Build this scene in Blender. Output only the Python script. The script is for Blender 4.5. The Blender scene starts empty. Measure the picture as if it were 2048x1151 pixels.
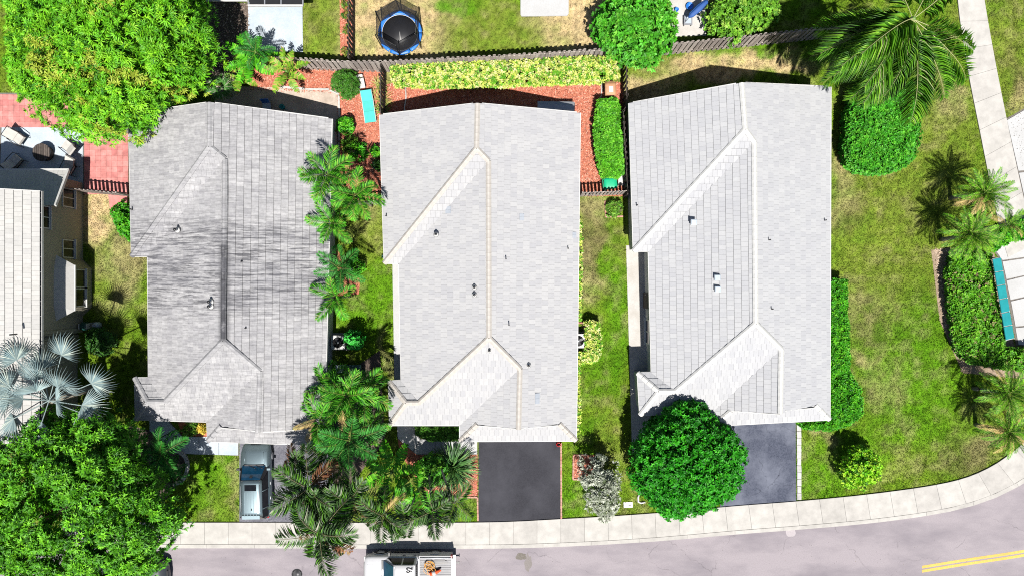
import bpy, math, random
import numpy as np
from mathutils import Vector, Matrix

random.seed(7)
RNG = np.random.default_rng(7)
SC = bpy.context.scene
COL = SC.collection
PI = math.pi
R = math.radians

# ------------------------------------------------------------ camera, sky, sun, exposure
S, H, CX, CY = 32.0, 44.0, 1024.0, 575.5      # ground scale (photo px per metre), flying height, optical centre


def W(px, py, h=0.0):
    """A measured photo position of a point h metres above the ground -> world metres."""
    k = (1 - h / H) / S
    return Vector(((px - CX) * k, (CY - py) * k, h))


cam = bpy.data.cameras.new('drone_camera')
cam.sensor_fit = 'HORIZONTAL'
cam.angle = 2 * math.atan(1024.0 / (S * H))
cam.clip_end = 2000
camo = bpy.data.objects.new('drone_camera', cam)
COL.objects.link(camo)
camo.location = (0, 0, H)
SC.camera = camo

SUN_DIR = Vector((-0.05, 0.50, -1.0)).normalized()
SUN_EL = math.asin(-SUN_DIR.z)
world = bpy.data.worlds.new('World')
SC.world = world
world.use_nodes = True
wn = world.node_tree.nodes
wl = world.node_tree.links
bg = wn['Background']
sky = wn.new('ShaderNodeTexSky')
sky.sky_type = 'NISHITA'
sky.sun_disc = False
sky.sun_elevation = SUN_EL
sky.sun_rotation = math.atan2(-SUN_DIR.x, -SUN_DIR.y)
wl.new(sky.outputs[0], bg.inputs[0])
bg.inputs[1].default_value = 0.05
sun = bpy.data.lights.new('sun', 'SUN')
sun.energy = 5.0
sun.angle = R(0.53)
sun.color = (1.0, 0.965, 0.91)
suno = bpy.data.objects.new('sun', sun)
COL.objects.link(suno)
suno.rotation_euler = SUN_DIR.to_track_quat('-Z', 'Y').to_euler()
suno.location = (2, -20, 60)
SC.view_settings.view_transform = 'Standard'
SC.view_settings.look = 'None'
SC.view_settings.gamma = 1
SC.view_settings.use_curve_mapping = False
SC.view_settings.exposure = 0.83
SC.render.engine = 'CYCLES'
SC.cycles.use_denoising = False
SC.cycles.filter_width = 1.05
SC.cycles.max_bounces = 5
SC.cycles.diffuse_bounces = 2
SC.cycles.transparent_max_bounces = 8


# ------------------------------------------------------------ materials
def new_mat(name):
    m = bpy.data.materials.new(name)
    m.use_nodes = True
    return m, m.node_tree.nodes, m.node_tree.links, m.node_tree.nodes['Principled BSDF']


def nz(n, l, scale, detail=4, rough=.6, coord='Object', mapping=None, kind='noise'):
    tc = n.new('ShaderNodeTexCoord')
    src = tc.outputs[coord]
    if coord == 'World':
        pass
    if mapping:
        mp = n.new('ShaderNodeMapping')
        mp.inputs['Scale'].default_value = mapping
        l.new(src, mp.inputs[0])
        src = mp.outputs[0]
    if kind == 'noise':
        t = n.new('ShaderNodeTexNoise')
        t.inputs['Scale'].default_value = scale
        t.inputs['Detail'].default_value = detail
        t.inputs['Roughness'].default_value = rough
        l.new(src, t.inputs['Vector'])
        return t.outputs['Fac']
    t = n.new('ShaderNodeTexVoronoi')
    t.inputs['Scale'].default_value = scale
    l.new(src, t.inputs['Vector'])
    return t.outputs['Color'] if kind == 'cell' else t.outputs['Distance']


def geo_pos(n):
    return n.new('ShaderNodeNewGeometry').outputs['Position']


def wnoise(n, l, scale, detail=4, rough=.6, mapping=None):
    """noise in world metres (shared between neighbouring pieces)"""
    src = geo_pos(n)
    if mapping:
        mp = n.new('ShaderNodeMapping')
        mp.inputs['Scale'].default_value = mapping
        l.new(src, mp.inputs[0])
        src = mp.outputs[0]
    t = n.new('ShaderNodeTexNoise')
    t.inputs['Scale'].default_value = scale
    t.inputs['Detail'].default_value = detail
    t.inputs['Roughness'].default_value = rough
    l.new(src, t.inputs['Vector'])
    return t.outputs['Fac']


def ramp(n, l, fac, stops):
    r = n.new('ShaderNodeValToRGB')
    e = r.color_ramp.elements
    while len(e) < len(stops):
        e.new(.5)
    for i, (p, c) in enumerate(stops):
        e[i].position = p
        if not hasattr(c, '__len__'):
            c = (c, c, c)
        e[i].color = (*c, 1)
    l.new(fac, r.inputs[0])
    return r.outputs[0]


def mixc(n, l, fac, a, b, mode='MIX'):
    m = n.new('ShaderNodeMix')
    m.data_type = 'RGBA'
    m.blend_type = mode
    for sock, v in ((m.inputs['Factor'], fac), (m.inputs[6], a), (m.inputs[7], b)):
        if isinstance(v, (int, float)):
            sock.default_value = v
        elif isinstance(v, (tuple, list)):
            sock.default_value = (*v, 1)
        else:
            l.new(v, sock)
    return m.outputs[2]


def bump(n, l, p, h, strength=.3, dist=.02):
    b = n.new('ShaderNodeBump')
    b.inputs['Strength'].default_value = strength
    b.inputs['Distance'].default_value = dist
    l.new(h, b.inputs['Height'])
    l.new(b.outputs[0], p.inputs['Normal'])


def flat(name, c, rough=.6, metal=0.0, spec=.5, var=.12, scale=3.0):
    """painted / moulded surface with a little unevenness"""
    m, n, l, p = new_mat(name)
    f = nz(n, l, scale, 5)
    lo = tuple(x * (1 - var) for x in c)
    hi = tuple(min(1, x * (1 + var)) for x in c)
    l.new(ramp(n, l, f, [(.3, lo), (.7, hi)]), p.inputs['Base Color'])
    p.inputs['Roughness'].default_value = rough
    p.inputs['Metallic'].default_value = metal
    p.inputs['Specular IOR Level'].default_value = spec
    return m


def speckle(name, c1, c2, c3, fine=22, broad=.35, rough=.9, bs=.25, broad_amt=.5, mapping=None, crack=None):
    """grainy mineral surface: fine grain, broad patches, relief (world metres)"""
    m, n, l, p = new_mat(name)
    f = wnoise(n, l, fine, 3, .7)
    g = wnoise(n, l, broad, 5, .6, mapping)
    a = ramp(n, l, f, [(.33, c1), (.62, c2)])
    b = mixc(n, l, 0.0, a, c3)
    mixn = b.node
    gg = ramp(n, l, g, [(.42, 0.0), (.68, broad_amt)])
    l.new(gg, mixn.inputs['Factor'])
    if crack:                                           # fine cracks: the edges of large irregular cells
        ps = geo_pos(n)
        ns = n.new('ShaderNodeTexNoise'); ns.inputs['Scale'].default_value = 1.6; ns.inputs['Detail'].default_value = 5
        l.new(ps, ns.inputs['Vector'])
        va = n.new('ShaderNodeVectorMath'); va.operation = 'MULTIPLY_ADD'
        l.new(ns.outputs['Color'], va.inputs[0]); va.inputs[1].default_value = (.9, .9, 0); l.new(ps, va.inputs[2])
        vo = n.new('ShaderNodeTexVoronoi'); vo.feature = 'DISTANCE_TO_EDGE'; vo.inputs['Scale'].default_value = crack[0]
        l.new(va.outputs[0], vo.inputs['Vector'])
        k1 = ramp(n, l, vo.outputs['Distance'], [(0, 1.0), (crack[1], 0.0)])
        k2 = ramp(n, l, wnoise(n, l, .7, 3), [(.42, 0.0), (.6, crack[2])])
        b = mixc(n, l, mixc(n, l, 1.0, k1, k2, 'MULTIPLY'), b, tuple(x * .35 for x in c1))
    l.new(b, p.inputs['Base Color'])
    p.inputs['Roughness'].default_value = rough
    p.inputs['Specular IOR Level'].default_value = .25
    bump(n, l, p, f, bs, .015)
    return m


def piece_mat(name, cols, rough=.85, fine=9, fine_amt=.18, stain=None):
    """one of many like pieces: each piece gets its own tone"""
    m, n, l, p = new_mat(name)
    oi = n.new('ShaderNodeObjectInfo').outputs['Random']
    ri = n.new('ShaderNodeNewGeometry').outputs['Random Per Island']
    ad = n.new('ShaderNodeMath'); ad.operation = 'ADD'
    l.new(oi, ad.inputs[0]); l.new(ri, ad.inputs[1])
    fr = n.new('ShaderNodeMath'); fr.operation = 'FRACT'
    l.new(ad.outputs[0], fr.inputs[0])
    k = len(cols)
    c = ramp(n, l, fr.outputs[0], [(i / max(1, k - 1), cc) for i, cc in enumerate(cols)])
    f = wnoise(n, l, fine, 4, .7)
    c = mixc(n, l, 1.0, c, ramp(n, l, f, [(.25, 1 - fine_amt), (.75, 1 + fine_amt * .6)]), 'MULTIPLY')
    if stain:
        c = stain(n, l, c)
    l.new(c, p.inputs['Base Color'])
    p.inputs['Roughness'].default_value = rough
    p.inputs['Specular IOR Level'].default_value = .25
    bump(n, l, p, f, .15, .01)
    return m


def attr_mat(name, rough=.5, spec=.3, transl=.3, vary=.25):
    m, n, l, p = new_mat(name)
    at = n.new('ShaderNodeAttribute'); at.attribute_name = 'Col'
    oi = n.new('ShaderNodeObjectInfo').outputs['Random']
    v = ramp(n, l, oi, [(0, 1 - vary), (1, 1 + vary)])
    c = mixc(n, l, 1.0, at.outputs['Color'], v, 'MULTIPLY')
    l.new(c, p.inputs['Base Color'])
    p.inputs['Roughness'].default_value = rough
    p.inputs['Specular IOR Level'].default_value = spec
    if transl > 0:
        t = n.new('ShaderNodeBsdfTranslucent')
        l.new(mixc(n, l, 1.0, c, (1.15, 1.1, .5), 'MULTIPLY'), t.inputs[0])
        mx = n.new('ShaderNodeMixShader')
        mx.inputs[0].default_value = transl
        l.new(p.outputs[0], mx.inputs[1]); l.new(t.outputs[0], mx.inputs[2])
        l.new(mx.outputs[0], n['Material Output'].inputs[0])
    return m


M = {}
M['leaf'] = attr_mat('leaf', .5, .22, .09, .08)
M['grass'] = attr_mat('grass_blades', .7, .15, .2, 0)
M['ground'] = attr_mat('turf', .95, .1, 0, 0)
M['chips'] = attr_mat('bark_chips', .9, .2, 0, 0)
M['bark'] = speckle('bark', (.10, .08, .06), (.22, .18, .14), (.08, .06, .05), 14, 1.2)
M['palm_trunk'] = speckle('palm_trunk', (.16, .15, .12), (.30, .28, .23), (.12, .11, .08), 12, 2)
M['asphalt'] = speckle('road_asphalt', (.215, .192, .204), (.258, .230, .244), (.150, .134, .150), 20, .22, .9, .25, .85, (1, 2.6, 1), (.16, .004, .55))
M['driveway_new'] = speckle('sealed_asphalt', (.011, .011, .016), (.022, .022, .029), (.036, .036, .045), 18, .45, .75, .2, .85)
M['driveway_blue'] = speckle('weathered_asphalt', (.030, .036, .055), (.065, .072, .100), (.125, .135, .170), 14, .55, .85, .25, .9, None, (.55, .012, .8))
M['driveway_grey'] = speckle('old_asphalt', (.085, .085, .105), (.165, .165, .185), (.060, .060, .075), 10, .8, .9, .3, .8, None, (.8, .02, .7))
M['concrete'] = speckle('concrete', (.36, .345, .325), (.42, .405, .385), (.31, .29, .26), 14, .7, .85, .1, .8)
M['concrete_white'] = speckle('white_concrete', (.34, .34, .338), (.385, .385, .383), (.29, .29, .282), 14, .6, .8, .08, .5)
M['concrete_blue'] = speckle('blue_grey_concrete', (.33, .38, .43), (.40, .44, .48), (.26, .31, .36), 12, .6, .8, .08, .7)
M['concrete_buff'] = speckle('buff_concrete', (.33, .27, .22), (.44, .37, .31), (.26, .21, .17), 9, 1.0, .9, .2, .8)
M['grout'] = speckle('joint_sand', (.09, .08, .07), (.16, .145, .13), (.11, .10, .09), 20, 1)
M['paving'] = piece_mat('sidewalk_concrete', [(.335, .32, .298), (.375, .36, .335), (.352, .336, .313)], .85, 1.3, .24)
M['terracotta'] = piece_mat('pink_paver', [(.43, .165, .15), (.49, .21, .19), (.40, .14, .13), (.46, .19, .17)], .8, 2.2, .42)
M['brick'] = piece_mat('edging_brick', [(.34, .15, .11), (.42, .25, .2), (.38, .2, .15)], .85, 8, .3)
M['stone'] = piece_mat('edging_stone', [(.36, .35, .33), (.46, .45, .43), (.30, .29, .28)], .85, 6, .3)
M['mulch'] = speckle('red_mulch', (.23, .07, .04), (.44, .17, .10), (.32, .10, .06), 20, 1.1, .95, .6, .7)
M['soil'] = speckle('dark_soil', (.04, .032, .026), (.11, .085, .07), (.15, .11, .09), 12, 1, .95, .4, .7)
M['tan_soil'] = speckle('tan_soil', (.18, .13, .09), (.30, .23, .17), (.14, .11, .07), 12, 1, .95, .4, .7)
M['white_paint'] = flat('white_paint', (.44, .435, .42), .5)
M['cream_paint'] = flat('cream_cap_paint', (.35, .325, .295), .7)
M['stucco_white'] = speckle('white_stucco', (.40, .40, .39), (.45, .45, .44), (.36, .36, .35), 30, .7, .9, .15, .5)
M['stucco_tan'] = speckle('tan_stucco', (.27, .245, .185), (.31, .285, .215), (.24, .215, .16), 30, .7, .9, .15, .5)
M['black'] = flat('black_plastic', (.012, .012, .014), .45)
M['rubber'] = flat('tyre_rubber', (.015, .015, .016), .85)
M['dark_metal'] = flat('dark_metal', (.035, .035, .038), .4, .6)
M['grey_metal'] = flat('grey_metal', (.30, .31, .33), .4, .5)
M['silver_paint'] = flat('silver_car_paint', (.15, .20, .22), .38, .7, .5, .03)
M['white_car'] = flat('white_car_paint', (.43, .43, .44), .25, 0, .6, .03)
M['dark_car'] = flat('dark_car_paint', (.05, .055, .06), .2, .3, .6, .03)
M['teal'] = flat('teal_fabric', (.06, .40, .36), .8, 0, .2)
M['teal_panel'] = flat('teal_panel_paint', (.012, .20, .215), .6, 0, .25)
M['green_plastic'] = flat('green_plastic', (.01, .33, .16), .4)
M['dark_green'] = flat('dark_green_plastic', (.008, .055, .045), .5)
M['beige_plastic'] = flat('beige_plastic', (.36, .19, .10), .6)
M['orange'] = flat('orange_plastic', (.62, .085, .02), .5)
M['yellow_hose'] = flat('orange_hose', (.55, .27, .05), .5)
M['blue'] = flat('blue_pad', (.015, .13, .45), .45)
M['blue_cloth'] = flat('blue_canvas', (.012, .06, .22), .7)
M['cushion'] = flat('white_cushion', (.38, .365, .34), .85)
M['red_lens'] = flat('red_lens', (.35, .01, .01), .2)
M['yellow_paint'] = speckle('yellow_road_paint', (.50, .30, .06), (.58, .37, .09), (.40, .25, .07), 12, 1, .7, .1, .6)
M['slat_wood'] = piece_mat('weathered_board', [(.30, .26, .235), (.40, .355, .32), (.22, .19, .175), (.34, .295, .265)], .9, 7, .35)
M['dark_wood'] = piece_mat('dark_weathered_board', [(.055, .045, .04), (.10, .082, .072), (.04, .034, .03)], .9, 7, .35)
M['net'] = None


def glass_mat(name, c, rough=.06):
    m, n, l, p = new_mat(name)
    f = wnoise(n, l, 2.5, 2)
    l.new(ramp(n, l, f, [(.35, c), (.7, tuple(x * 1.5 + .004 for x in c))]), p.inputs['Base Color'])
    p.inputs['Roughness'].default_value = rough
    p.inputs['Specular IOR Level'].default_value = .6
    return m


M['glass'] = glass_mat('dark_window_glass', (.006, .007, .009), .14)
M['glass'].node_tree.nodes['Principled BSDF'].inputs['Specular IOR Level'].default_value = .18
M['windscreen'] = glass_mat('tinted_windscreen', (.003, .028, .06), .05)


def net_mat():
    m, n, l, p = new_mat('black_net')
    p.inputs['Base Color'].default_value = (.012, .012, .014, 1)
    p.inputs['Roughness'].default_value = .8
    tc = n.new('ShaderNodeTexCoord')
    ck = n.new('ShaderNodeTexChecker'); ck.inputs['Scale'].default_value = 55
    l.new(tc.outputs['Object'], ck.inputs[0])
    tr = n.new('ShaderNodeBsdfTransparent')
    mx = n.new('ShaderNodeMixShader')
    l.new(ck.outputs['Fac'], mx.inputs[0])
    l.new(p.outputs[0], mx.inputs[1])
    mx2 = n.new('ShaderNodeMixShader'); mx2.inputs[0].default_value = .55
    l.new(p.outputs[0], mx2.inputs[1]); l.new(tr.outputs[0], mx2.inputs[2])
    l.new(mx2.outputs[0], mx.inputs[2])
    l.new(mx.outputs[0], n['Material Output'].inputs[0])
    return m


M['net'] = net_mat()


RIDGE_X = -((447 - CX) / S * (1 - 4.8 / H))


def stain_A(n, l, c):
    """long dark algae runs down the slopes of the oldest roof, heaviest half way along the ridge"""
    f = wnoise(n, l, 1.0, 8, .8, (.55, 7.5, 1.0))
    st = ramp(n, l, f, [(.45, 0.0), (.58, .9)])
    pos = n.new('ShaderNodeSeparateXYZ'); l.new(geo_pos(n), pos.inputs[0])
    d = n.new('ShaderNodeMath'); d.operation = 'MULTIPLY_ADD'
    d.inputs[1].default_value = .30; d.inputs[2].default_value = -.35
    l.new(pos.outputs['Y'], d.inputs[0])
    sq = n.new('ShaderNodeMath'); sq.operation = 'MULTIPLY'
    l.new(d.outputs[0], sq.inputs[0]); l.new(d.outputs[0], sq.inputs[1])
    w = ramp(n, l, sq.outputs[0], [(0, 1.0), (.35, .95), (.9, .30)])
    amt = mixc(n, l, 1.0, st, w, 'MULTIPLY')
    c = mixc(n, l, amt, c, (.045, .045, .052))
    # thick algae along the middle ridge
    rx = n.new('ShaderNodeMath'); rx.operation = 'ADD'; rx.inputs[1].default_value = RIDGE_X
    l.new(pos.outputs['X'], rx.inputs[0])
    ra = n.new('ShaderNodeMath'); ra.operation = 'ABSOLUTE'; l.new(rx.outputs[0], ra.inputs[0])
    rr = ramp(n, l, ra.outputs[0], [(.10, 1.0), (.40, 0.0)])
    rn = wnoise(n, l, 2.2, 5, .75, (1, .8, 1))
    rr = mixc(n, l, 1.0, rr, ramp(n, l, rn, [(.30, 0.35), (.50, 1.0)]), 'MULTIPLY')
    d2 = n.new('ShaderNodeMath'); d2.operation = 'MULTIPLY_ADD'
    d2.inputs[1].default_value = .355; d2.inputs[2].default_value = .09
    l.new(pos.outputs['Y'], d2.inputs[0])
    s2 = n.new('ShaderNodeMath'); s2.operation = 'MULTIPLY'
    l.new(d2.outputs[0], s2.inputs[0]); l.new(d2.outputs[0], s2.inputs[1])
    rr = mixc(n, l, 1.0, rr, ramp(n, l, s2.outputs[0], [(.8, 1.0), (1.0, .12)]), 'MULTIPLY')
    c = mixc(n, l, rr, c, (.045, .045, .05))
    g = wnoise(n, l, .55, 6, .7, (.35, 1.7, .5))
    gs = ramp(n, l, g, [(.43, 0.0), (.70, .55)])
    gs = mixc(n, l, 1.0, gs, ramp(n, l, sq.outputs[0], [(0, 1.0), (.8, .45)]), 'MULTIPLY')
    return mixc(n, l, gs, c, (.12, .12, .135))


def stain_light(n, l, c):
    g = wnoise(n, l, .45, 5, .65)
    gs = ramp(n, l, g, [(.42, 0.0), (.75, .28)])
    return mixc(n, l, gs, c, (.27, .27, .29))


M['tileA'] = piece_mat('stained_roof_tile', [(.30, .297, .302), (.345, .34, .342), (.27, .266, .274), (.32, .316, .318)], .8, 5, .25, stain_A)
M['tileB'] = piece_mat('white_roof_tile', [(.305, .305, .311), (.338, .336, .336), (.288, .288, .297), (.325, .323, .325)], .8, 6, .07, stain_light)
M['tileC'] = piece_mat('pale_roof_tile', [(.308, .311, .321), (.336, .338, .343), (.292, .295, .307), (.325, .327, .332)], .8, 6, .06, stain_light)
M['tileD'] = piece_mat('cream_roof_tile', [(.37, .362, .345), (.41, .40, .38), (.355, .348, .33)], .8, 6, .1, stain_light)
M['deck'] = flat('roof_underlay', (.06, .06, .062), .9)


# ------------------------------------------------------------ object helpers
def tag(o, label=None, cat=None, group=None, kind=None):
    if label:
        o['label'] = label
    if cat:
        o['category'] = cat
    if group:
        o['group'] = group
    if kind:
        o['kind'] = kind
    return o


def wloc(o):
    v = Vector((0, 0, 0))
    while o is not None:
        v = v + o.location
        o = o.parent
    return v


def empty(name, loc, label=None, cat=None, group=None, rz=0):
    o = bpy.data.objects.new(name, None)
    COL.objects.link(o)
    o.location = loc
    o.rotation_euler = (0, 0, rz)
    o.empty_display_size = .2
    return tag(o, label, cat, group)


def link(name, me, mat, parent=None):
    o = bpy.data.objects.new(name, me)
    if mat is not None and not me.materials:
        me.materials.append(mat)
    COL.objects.link(o)
    if parent is not None:
        o.parent = parent
    return o


def copy_tree(o, parent=None):
    c = o.copy()
    COL.objects.link(c)
    c.parent = parent
    for ch in [x for x in o.children]:
        copy_tree(ch, c)
    return c


class MB:
    def __init__(s):
        s.v, s.f, s.smooth = [], [], []

    def add(s, vs, fs, sm=False):
        b = len(s.v)
        s.v += [tuple(v) for v in vs]
        s.f += [tuple(i + b for i in f) for f in fs]
        s.smooth += [sm] * len(fs)

    def box(s, c, d, rz=0.0, ry=0.0, rx=0.0, top=1.0):
        hx, hy, hz = d[0] / 2, d[1] / 2, d[2] / 2
        m = Matrix.Translation(c) @ Matrix.Rotation(rz, 4, 'Z') @ Matrix.Rotation(ry, 4, 'Y') @ Matrix.Rotation(rx, 4, 'X')
        vs = [m @ Vector((x * hx * (top if z > 0 else 1), y * hy * (top if z > 0 else 1), z * hz)) for z in (-1, 1) for x, y in ((-1, -1), (1, -1), (1, 1), (-1, 1))]
        s.add(vs, [(3, 2, 1, 0), (4, 5, 6, 7), (0, 1, 5, 4), (1, 2, 6, 5), (2, 3, 7, 6), (3, 0, 4, 7)])
        return s

    def prism(s, poly, z0, z1, bottom=True):
        n = len(poly)
        a = sum(poly[i][0] * poly[(i + 1) % n][1] - poly[(i + 1) % n][0] * poly[i][1] for i in range(n))
        if a < 0:
            poly = poly[::-1]
        vs = [(p[0], p[1], z0) for p in poly] + [(p[0], p[1], z1) for p in poly]
        fs = [tuple(range(n, 2 * n))] + [(i, (i + 1) % n, n + (i + 1) % n, n + i) for i in range(n)]
        if bottom:
            fs.append(tuple(range(n))[::-1])
        s.add(vs, fs)
        return s

    def tube(s, pts, rad, n=6, sm=True, cap=True):
        pts = [Vector(p) for p in pts]
        if not hasattr(rad, '__len__'):
            rad = [rad] * len(pts)
        vs, fs = [], []
        for i, p in enumerate(pts):
            t = (pts[min(i + 1, len(pts) - 1)] - pts[max(i - 1, 0)])
            t = t.normalized() if t.length > 1e-9 else Vector((0, 0, 1))
            a = t.cross(Vector((0, 0, 1)))
            if a.length < .05:
                a = t.cross(Vector((1, 0, 0)))
            a.normalize()
            b = t.cross(a)
            for k in range(n):
                an = 2 * PI * k / n
                vs.append(p + (a * math.cos(an) + b * math.sin(an)) * rad[i])
        for i in range(len(pts) - 1):
            for k in range(n):
                fs.append((i * n + k, (i + 1) * n + k, (i + 1) * n + (k + 1) % n, i * n + (k + 1) % n))
        if cap:
            fs.append(tuple(range(n)))
            fs.append(tuple(range((len(pts) - 1) * n, len(pts) * n))[::-1])
        s.add(vs, fs, sm)
        return s

    def lathe(s, prof, c=(0, 0, 0), n=20, sm=True):
        vs, fs = [], []
        for r, z in prof:
            for k in range(n):
                an = 2 * PI * k / n
                vs.append((c[0] + r * math.cos(an), c[1] + r * math.sin(an), c[2] + z))
        for i in range(len(prof) - 1):
            for k in range(n):
                fs.append((i * n + k, i * n + (k + 1) % n, (i + 1) * n + (k + 1) % n, (i + 1) * n + k))
        fs.append(tuple(range(n))[::-1])
        fs.append(tuple(range((len(prof) - 1) * n, len(prof) * n)))
        s.add(vs, fs, sm)
        return s

    def loft(s, secs, sm=True, cap=True):
        n = len(secs[0])
        vs = [v for sec in secs for v in sec]
        fs = []
        for i in range(len(secs) - 1):
            for k in range(n):
                fs.append((i * n + k, i * n + (k + 1) % n, (i + 1) * n + (k + 1) % n, (i + 1) * n + k))
        if cap:
            fs.append(tuple(range(n))[::-1])
            fs.append(tuple(range((len(secs) - 1) * n, len(secs) * n)))
        s.add(vs, fs, sm)
        return s

    def mesh(s, name, off=(0, 0, 0)):
        me = bpy.data.meshes.new(name)
        o = Vector(off)
        me.from_pydata([tuple(Vector(v) - o) for v in s.v], [], s.f)
        me.polygons.foreach_set('use_smooth', s.smooth)
        me.update()
        return me

    def build(s, name, mat, parent=None, world=True):
        """world=True: vertices are world metres; the thing keeps its origin at its own base"""
        off = wloc(parent) if (parent is not None and world) else Vector((0, 0, 0))
        return link(name, s.mesh(name, off), mat, parent)

    def top(s, name, mat, label=None, cat=None, group=None, kind=None):
        """a top-level object with its origin at the middle of its base"""
        a = np.array(s.v)
        c = Vector(((a[:, 0].min() + a[:, 0].max()) / 2, (a[:, 1].min() + a[:, 1].max()) / 2, a[:, 2].min()))
        o = link(name, s.mesh(name, c), mat)
        o.location = c
        return tag(o, label, cat, group, kind)


def tri_mesh(name, V, T, C=None, smooth=False):
    me = bpy.data.meshes.new(name)
    V = np.ascontiguousarray(V, dtype=np.float32)
    T = np.ascontiguousarray(T, dtype=np.int32)
    nf, k = T.shape
    me.vertices.add(len(V))
    me.vertices.foreach_set('co', V.ravel())
    me.loops.add(nf * k)
    me.loops.foreach_set('vertex_index', T.ravel())
    me.polygons.add(nf)
    me.polygons.foreach_set('loop_start', np.arange(0, nf * k, k, dtype=np.int32))
    me.update(calc_edges=True)
    if C is not None:
        at = me.attributes.new('Col', 'FLOAT_COLOR', 'POINT')
        c4 = np.ones((len(V), 4), dtype=np.float32)
        c4[:, :3] = C
        at.data.foreach_set('color', c4.ravel())
    me.validate()
    return me


def unit(a):
    return a / np.maximum(np.linalg.norm(a, axis=1, keepdims=True), 1e-9)


def leaf_arrays(P, D, N, L, Wd, C, fold=.25, droop=.12):
    """folded two-triangle leaves: P base, D direction, N rough normal, L length, Wd width, C colour"""
    n = len(P)
    L = np.broadcast_to(np.asarray(L, float), (n,))[:, None]
    Wd = np.broadcast_to(np.asarray(Wd, float), (n,))[:, None]
    D = unit(D)
    side = unit(np.cross(N, D) + 1e-6)
    up = np.cross(D, side)
    mid = P + D * L * .45
    tip = P + D * L
    tip = tip - np.array([0, 0, 1.0]) * L * droop
    v = np.stack([P, mid + side * Wd * .5 + up * Wd * fold, tip, mid - side * Wd * .5 + up * Wd * fold], 1).reshape(-1, 3)
    b = np.arange(n)[:, None] * 4
    t = np.concatenate([b + np.array([[0, 1, 2]]), b + np.array([[0, 2, 3]])], 1).reshape(-1, 3)
    return v, t, np.repeat(C, 4, 0)


def join_arrays(parts):
    V, T, C = [], [], []
    o = 0
    for v, t, c in parts:
        V.append(v); T.append(t + o); C.append(c)
        o += len(v)
    return np.concatenate(V), np.concatenate(T), np.concatenate(C)


def in_poly(x, y, poly):
    ins = np.zeros(x.shape, bool)
    n = len(poly)
    for i in range(n):
        x1, y1 = poly[i]; x2, y2 = poly[(i + 1) % n]
        c = ((y1 > y) != (y2 > y)) & (x < (x2 - x1) * (y - y1) / (y2 - y1 + 1e-12) + x1)
        ins ^= c
    return ins


def edge_dist(x, y, poly):
    d = np.full(x.shape, 1e9)
    n = len(poly)
    for i in range(n):
        ax, ay = poly[i]; bx, by = poly[(i + 1) % n]
        vx, vy = bx - ax, by - ay
        t = np.clip(((x - ax) * vx + (y - ay) * vy) / (vx * vx + vy * vy + 1e-9), 0, 1)
        d = np.minimum(d, np.hypot(x - ax - t * vx, y - ay - t * vy))
    return d


def vnoise(x, y, seed=0):
    xi = np.floor(x).astype(np.int64); yi = np.floor(y).astype(np.int64)
    fx = x - xi; fy = y - yi
    fx = fx * fx * (3 - 2 * fx); fy = fy * fy * (3 - 2 * fy)

    def h(a, b):
        n = (a * 374761393 + b * 668265263 + seed * 974634777) & 0x7fffffff
        n = ((n ^ (n >> 13)) * 1274126177) & 0x7fffffff
        return ((n ^ (n >> 16)) & 0xffff) / 65535.0
    return (h(xi, yi) * (1 - fx) + h(xi + 1, yi) * fx) * (1 - fy) + (h(xi, yi + 1) * (1 - fx) + h(xi + 1, yi + 1) * fx) * fy


def fbm(x, y, seed=0, oct=4):
    s = 0; a = .5; t = 0
    for i in range(oct):
        s = s + a * vnoise(x * 2 ** i, y * 2 ** i, seed + i)
        t += a; a *= .5
    return s / t


def sheet(name, pts, z, mat, kind='structure', label=None):
    """a ground sheet lying z metres above the turf, outlined in measured photo positions"""
    b = MB()
    poly = [W(x, y, 0) for x, y in pts]
    n = len(poly)
    a = sum(poly[i].x * poly[(i + 1) % n].y - poly[(i + 1) % n].x * poly[i].y for i in range(n))
    if a < 0:
        poly = poly[::-1]
    b.prism([(p.x, p.y) for p in poly], -.05, z, False)
    o = b.top(name, mat, None, None, None, kind)
    NOT_LAWN.append(pts)
    return o


NOT_LAWN = []

# ------------------------------------------------------------ ground: paved surfaces and beds
ROAD_TOP = [(-200, 1084), (360, 1086), (720, 1087), (1032, 1082), (1284, 1071), (1478, 1056), (1610, 1046), (1762, 1031), (1905, 1009), (2005, 974), (2078, 929), (2150, 873), (2400, 625)]
sheet('road', ROAD_TOP + [(2400, 1400), (-200, 1400)], .006, M['asphalt'])
sheet('driveway', [(957, 878), (1120, 878), (1121, 1046), (957, 1046)], .03, M['driveway_new'])
sheet('driveway', [(1440, 835), (1591, 835), (1592, 1003), (1440, 1016)], .03, M['driveway_blue'])
sheet('driveway', [(479, 870), (668, 870), (668, 1047), (479, 1047)], .03, M['driveway_grey'])
# mulch and planting beds
sheet('mulch_bed', [(500, 136), (770, 142), (770, 232), (762, 405), (690, 405), (676, 330), (676, 186), (500, 180)], .02, M['mulch'])
sheet('mulch_bed', [(774, 168), (1000, 160), (1245, 166), (1246, 392), (1150, 392), (1150, 250), (774, 262)], .02, M['mulch'])
sheet('mulch_bed', [(835, 908), (955, 908), (955, 992), (860, 994), (800, 905), (795, 876)], .02, M['mulch'])
sheet('mulch_bed', [(1146, 909), (1190, 909), (1190, 958), (1146, 958)], .02, M['mulch'])
sheet('mulch_bed', [(679, -20), (706, -20), (706, 118), (681, 112)], .02, M['mulch'])
sheet('mulch_bed', [(660, 480), (720, 560), (718, 588), (676, 592), (664, 560)], .015, M['mulch'])
sheet('mulch_bed', [(655, 770), (760, 700), (770, 880), (690, 985), (645, 1010), (632, 900)], .015, M['soil'])
sheet('planting_bed', [(262, 850), (356, 875), (374, 915), (360, 960), (330, 1000), (240, 1000), (220, 880)], .015, M['soil'])
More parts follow.
